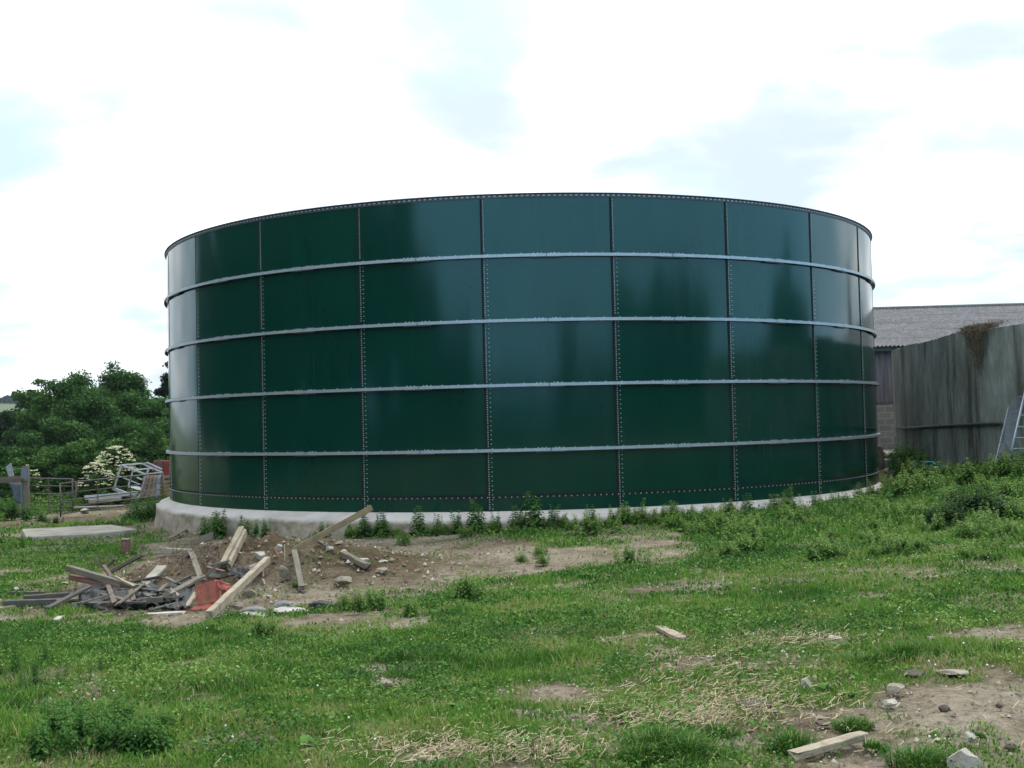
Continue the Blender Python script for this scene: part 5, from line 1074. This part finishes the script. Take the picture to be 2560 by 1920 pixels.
A0 = z3p(1330, 1440, 23.5)-lo; A1 = z3p(1470, 855, 24.0)-lo; wv = Vector((1.55, -.45, 0)); hv = A1-A0; hv = hv*1.06
for k in (0, .42, 1): MB().tube([A0+wv*k, A0+wv*k+hv], .021 if k != .42 else .016, 8).build('upright', GALV, lg, smooth=True)
for k in (.11, .25, .39, .53, .68, .83, .99): MB().tube([A0+hv*k, A0+wv+hv*k], .012, 7).build('rung', GALV, lg, smooth=True)
for (x, y, x2, y2, w, lb) in [(850,1392,1240,1360,.13,'long dark log along the foot of the stained wall'),(945,1380,1110,1350,.16,'short thick brown log on top of the long one'),(1320,1438,1640,1445,.10,'dark timber baulk under the leaning hurdle')]:
    a = z3(x, y); b = z3(x2, y2); A = at(*a, .08); B = PD(*b, depth(A)-.4); SEED[0] += 1
    o = MB().tube([A, A.lerp(B, .3)+Vector((0, 0, .03)), A.lerp(B, .7)+Vector((0, 0, -.01)), B], w*.5, 10, w*.4).build('log', W_BROWN if w > .12 else W_DARK, smooth=True); tag(o, lb, 'log', 'logs at the foot of the stained wall')
a = at(*z3(890, 1378)); rock(a, .11, .1, .2, MUDM, 'dark pointed stump at the foot of the stained wall', name='stump', cat='stump', seed=77, group=None, flat=3)
a = at(*z3(590, 1436), .16); b = at(*z3(850, 1440), .12); c = Vector((b.x, b.y+.9, b.z+.14)); d = Vector((a.x, a.y+.9, a.z+.14))
sheet('blue_tarp', [a, b, c, d], 22, 8, .10, BLUET, seed=6, fr=6, label='bright blue plastic sheet in the weeds below the stained wall', cat='plastic sheet')
p = PD(2204, 1218, 31.0); rock(Vector((p.x+.05, p.y+.5, gz(p.x, p.y)-.1)), .42, .4, .55, simple('old_masonry', [(.3, (.09, .065, .045)), (.6, (.20, .15, .11)), (.8, (.32, .27, .21))], 6, .95, .8, bdist=.03), 'dark lump of old masonry beside the tank at right', name='masonry_lump', cat='masonry', seed=31, group=None)
rock(PD(2232, 1190, 30.4)-Vector((0, 0, .1)), .30, .2, .22, STONE_PALE, 'pale stone block between the tank and the stained wall', seed=32)
rock(PD(2185, 1244, 30.0)-Vector((0, 0, .05)), .3, .25, .10, STONE, 'flat tan stone at the right end of the plinth', seed=33)
rock(PD(2218, 1238, 29.8)-Vector((0, 0, .05)), .42, .3, .08, STONE_PALE, 'flat pale stone right of the plinth end', seed=34)
tag(MB().box(PD(2228, 1152, 32.2)-Vector((0, 0, .10)), (1.1, .8, .30)).build('concrete_step', CONC, bev=.02), 'concrete ledge at the near end of the stained wall', 'concrete block')
a = PD(2534, 1248, 19.0); b = PD(2640, 1242, 19.3)
o = empty('orange_pipe', a, label='end of an orange-red pipe lying on the bank at the right edge', cat='pipe'); MB().tube([(0, 0, 0), b-a], .032, 12).build('pipe_run', REDPIPE, o, smooth=True); MB().tube([(-.01, 0, 0), (.06, 0, 0)], .042, 12).build('socket', REDPIPE, o, smooth=True)

# ---------------- haze ----------------
hm_ = bpy.data.materials.new('haze_air'); hm_.use_nodes = True; nt = hm_.node_tree; nt.nodes.clear()
o_ = N(nt, 'ShaderNodeOutputMaterial'); v_ = N(nt, 'ShaderNodeVolumePrincipled'); v_.inputs['Color'].default_value = (.86, .93, 1, 1); v_.inputs['Density'].default_value = .00017; v_.inputs['Anisotropy'].default_value = .3
nt.links.new(v_.outputs[0], o_.inputs['Volume'])
hz_ = MB().box((0, 0, 60), (2100, 2100, 180)).build('haze', hm_); tag(hz_, kind='stuff')
